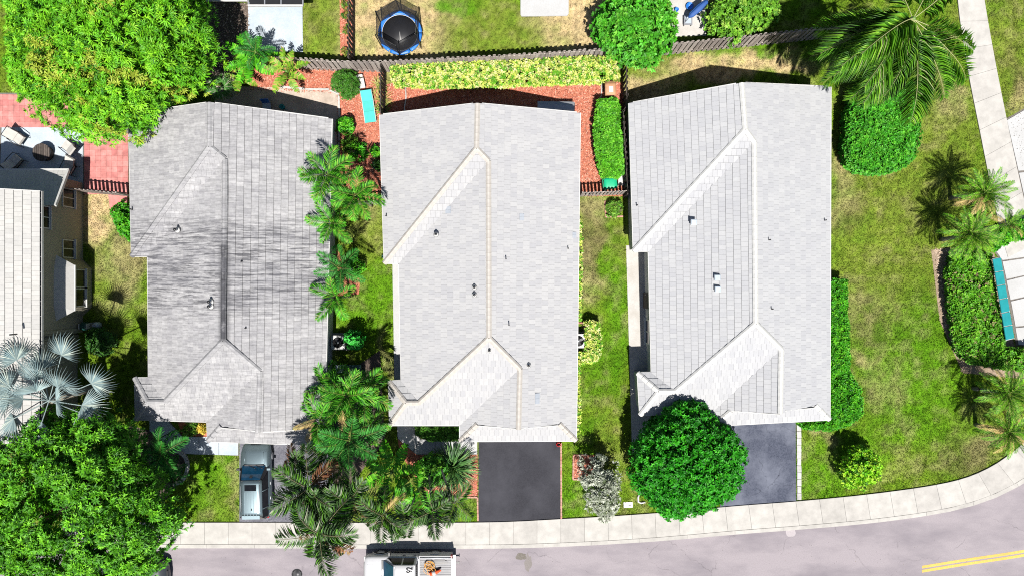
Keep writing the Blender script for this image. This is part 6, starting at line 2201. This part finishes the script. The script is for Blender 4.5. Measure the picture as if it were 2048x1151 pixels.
cover('round iron manhole cover set in the road beside the pickup', 594, 1147, .34, M['dark_metal'], 'manhole_cover', 'manhole cover')
c = W(1256, 1008, 0)
t = empty('utility_cover', c, 'white rectangular utility lid in the grass by the clipped tree', 'utility lid', None, R(2))
b = MB(); b.box((0, 0, .03), (.56, .34, .06)); b.build('lid', M['white_paint'], t, False)
b = MB(); b.box((.10, -.02, .064), (.16, .07, .008)); b.build('plate', M['dark_metal'], t, False)
c = W(1279, 998, 0)
b = MB(); b.tube([(c.x - .02, c.y + .38, .05), (c.x - .10, c.y + .15, .06), (c.x - .08, c.y - .12, .06), (c.x + .08, c.y - .20, .06), (c.x + .35, c.y - .14, .05)], .06, 7)
b.top('drain_pipe', M['white_paint'], 'short bent white pipe on the grass under the clipped tree', 'pipe')
for x, y, lb in ((768, 513, 'green hose coil hung at the corner of the white roof'), (1118, 889, 'dark hose coil at the garage corner beside the black driveway')):
    c = W(x, y, .35)
    b = MB(); b.tube([(c.x + (.14 + .02 * math.sin(a * .7)) * math.cos(a), c.y + (.14 + .02 * math.cos(a * .4)) * math.sin(a) * .8, .03 + a * .012) for a in np.linspace(0, 26, 110)], .018, 5)
    b.top('hose_coil', M['dark_green'] if x < 900 else M['red_lens'], lb, 'hose')
c = W(895, 180, 0)
b = MB(); b.tube([W(811, 172, .04), W(812, 195, .04), W(809, 215, .04), W(811, 262, .04)], .045, 6)
b.top('drain_pipe', M['white_paint'], 'thin pale pipe lying across the mulch behind the white roofed house', 'pipe')
b = MB(); b.tube([W(1203, 162, .05), W(1203, 192, .05), W(1200, 196, .05)], .05, 6)
b.top('drain_pipe', M['white_paint'], 'short pale pipe standing in mulch next to the beige bin', 'pipe')
# play things on the patio beyond the fence
c = W(1376, 40, .3); c.z = .03
t = empty('garden_stand', c, 'grey square garden stand on the pale patio beyond the fence', 'stand')
b = MB(); b.box((0, -.05, .30), (.52, .56, .06)); b.build('top', M['grey_metal'], t, False)
b = MB(); b.box((0, -.05, .34), (.36, .38, .02)); b.build('tray', M['concrete_blue'], t, False)
for x, y in ((-.22, -.28), (.22, -.28), (-.22, .18), (.22, .18)):
    b = MB(); b.box((x, y, .14), (.05, .05, .28)); b.build('leg', M['dark_metal'], t, False)
c = W(1393, 22, 1.0); c.z = .03
t = empty('parasol', c, 'furled dark blue parasol tilted over the garden stand', 'parasol', None, R(40))
b = MB(); b.tube([(-.75, 0, 0), (-.55, 0, .9), (.9, 0, 1.2)], .025, 6); b.build('pole', M['grey_metal'], t, False)
b = MB(); b.loft([[(x, r * math.cos(a) * (1 + .25 * math.cos(5 * a)), 1.06 + .18 * x + r * .6 * math.sin(a)) for a in np.linspace(0, 2 * PI, 20, endpoint=False)] for x, r in ((-.62, .05), (-.4, .16), (.2, .20), (.7, .14), (.82, .03))]); b.build('canopy', M['blue_cloth'], t, False)
c = W(1380, 12, .25); c.z = .03
b = MB(); b.lathe([(.01, 0), (.16, .02), (.24, .14), (.24, .2), (.20, .2), (.18, .1), (.01, .06)], (c.x, c.y, .03), 20); b.top('basin', M['blue'], 'round bright blue basin on the pale patio beyond the fence', 'basin')
c = W(1353, 20, .2)
b = MB(); b.lathe([(.01, 0), (.10, 0), (.13, .28), (.11, .28), (.09, .03), (.01, .03)], (c.x, c.y, .03), 16); b.top('bucket', M['blue'], 'small blue bucket by the loose leafy tree on the pale patio', 'bucket')
for x, y, r, lb in ((752, 305, .28, 'round dark pot under the upper plant at the white roof edge'), (755, 332, .28, 'round dark pot under the lower plant at the white roof edge')):
    c = W(x, y, 0)
    b = MB(); b.lathe([(.01, .02), (r * .7, .02), (r, .40), (r * .9, .40), (r * .8, .30), (.01, .30)], (c.x, c.y, 0), 18); b.top('plant_pot', M['dark_green'], lb, 'pot')

# ------------------------------------------------------------ grass blades, bark chips, small litter
def sample_frame(n, pad=6):
    px = RNG.uniform(-pad, 2048 + pad, n); py = RNG.uniform(-pad, 1151 + pad, n)
    return px, py


px, py = sample_frame(800000)
bad = np.zeros(px.shape, bool)
for poly in NOT_LAWN:
    xs = [p[0] for p in poly]; ys = [p[1] for p in poly]
    m = (px > min(xs)) & (px < max(xs)) & (py > min(ys)) & (py < max(ys)) & ~bad
    if m.any():
        i = np.where(m)[0]
        bad[i[in_poly(px[i], py[i], poly)]] = True
px, py = px[~bad], py[~bad]
X = (px - CX) / S; Y = (CY - py) / S
n = len(X)
C = lawn_color(X, Y) * RNG.uniform(.6, 1.55, (n, 1))
a = RNG.uniform(0, 2 * PI, n)
tl_ = RNG.uniform(.2, 1.1, n)
hgt = RNG.uniform(.03, .085, n) * (.7 + .6 * fbm(X * 1.2, Y * 1.2, 9))
D = np.stack([np.cos(a) * tl_, np.sin(a) * tl_, np.ones(n)], 1) * hgt[:, None]
sd = np.stack([-np.sin(a), np.cos(a), np.zeros(n)], 1) * .02
P0 = np.stack([X, Y, np.zeros(n)], 1)
V = np.stack([P0 - sd, P0 + sd, P0 + D * 1.25], 1).reshape(-1, 3)
tag(link('grass', tri_mesh('grass', V, np.arange(3 * n).reshape(-1, 3), np.repeat(C, 3, 0)), M['grass']), kind='stuff')

ch = []
CHIP = [(5, (.44, .15, .10)), (4, (.30, .085, .055)), (3, (.52, .24, .17)), (1, (.56, .36, .27)), (1, (.14, .045, .03))]
for poly, dens in (([(500, 136), (770, 142), (770, 232), (762, 405), (690, 405), (676, 330), (676, 186), (500, 180)], 260), ([(774, 168), (1000, 160), (1245, 166), (1246, 392), (1150, 392), (1150, 250), (774, 262)], 260),
                   ([(835, 908), (955, 908), (955, 990), (860, 991), (800, 905)], 260), ([(1148, 911), (1190, 911), (1190, 956), (1148, 956)], 260), ([(680, -10), (705, -10), (705, 114), (682, 110)], 260), ([(660, 490), (716, 560), (716, 586), (676, 590)], 200)):
    wp = [tuple(W(x, y, 0)[:2]) for x, y in poly]
    k = int(abs(area2(wp)) * dens * 1.6)
    xs = [p[0] for p in wp]; ys = [p[1] for p in wp]
    x = RNG.uniform(min(xs), max(xs), k * 2); y = RNG.uniform(min(ys), max(ys), k * 2)
    m = in_poly(x, y, wp)
    x, y = x[m][:k], y[m][:k]
    k = len(x)
    a = RNG.uniform(0, 2 * PI, k)
    Dd = np.stack([np.cos(a), np.sin(a), RNG.uniform(-.3, .5, k)], 1)
    Nn = np.stack([RNG.normal(size=k) * .4, RNG.normal(size=k) * .4, np.ones(k)], 1)
    ch.append(leaf_arrays(np.stack([x, y, RNG.uniform(.022, .045, k)], 1), Dd, Nn, RNG.uniform(.06, .15, k), RNG.uniform(.03, .06, k), pick(CHIP, k), .05, 0))
v, t, c = join_arrays(ch)
tag(link('mulch_chips', tri_mesh('mulch_chips', v, t, c), M['chips']), kind='stuff')
# dry leaves and grit on the pale terrace, road and shaded soil
k = 520
x = np.concatenate([RNG.uniform(2008, 2048, 260), RNG.uniform(380, 2040, 260)]); y = np.concatenate([RNG.uniform(205, 345, 260) , RNG.uniform(1080, 1150, 260)])
m = np.ones(k, bool); m[:260] = x[:260] > 2006 + (y[:260] - 200) * .28
x, y = x[m], y[m]; k = len(x)
a = RNG.uniform(0, 2 * PI, k)
v, t, c = leaf_arrays(np.stack([(x - CX) / S, (CY - y) / S, np.full(k, .055)], 1), np.stack([np.cos(a), np.sin(a), np.zeros(k)], 1), np.tile((0, 0, 1.0), (k, 1)), RNG.uniform(.02, .09, k) * (y < 500) + RNG.uniform(.015, .04, k) * (y > 500), RNG.uniform(.015, .04, k), pick([(3, (.08, .07, .06)), (1, (.15, .12, .08))], k), .1, 0)
v[:, 2] -= np.repeat((y > 500) * .045, 4)
tag(link('leaf_litter', tri_mesh('leaf_litter', v, t, c), M['chips']), kind='stuff')
k = 5200
x = np.concatenate([RNG.uniform(430, 500, 1600), RNG.uniform(1868, 1926, 3600)]); y = np.concatenate([RNG.uniform(0, 165, 1600), RNG.uniform(495, 745, 3600)])
m = np.concatenate([np.ones(1600, bool), in_poly(x[1600:], y[1600:], [(1868, 500), (1900, 496), (1908, 600), (1940, 720), (1925, 743), (1884, 640)])])
x, y = x[m], y[m]; k = len(x); a = RNG.uniform(0, 2 * PI, k)
left = x < 1000
cc = np.where(left[:, None], pick([(3, (.10, .08, .065)), (2, (.2, .16, .13)), (1, (.4, .34, .28))], k), pick([(3, (.34, .25, .18)), (2, (.24, .17, .12)), (2, (.42, .34, .27))], k))
v, t, c = leaf_arrays(np.stack([(x - CX) / S, (CY - y) / S, RNG.uniform(.016, .04, k)], 1), np.stack([np.cos(a), np.sin(a), RNG.uniform(-.2, .4, k)], 1), np.tile((0, 0, 1.0), (k, 1)), RNG.uniform(.06, .18, k), RNG.uniform(.03, .08, k), cc, .1, 0)
tag(link('leaf_litter', tri_mesh('leaf_litter', v, t, c), M['chips']), kind='stuff')
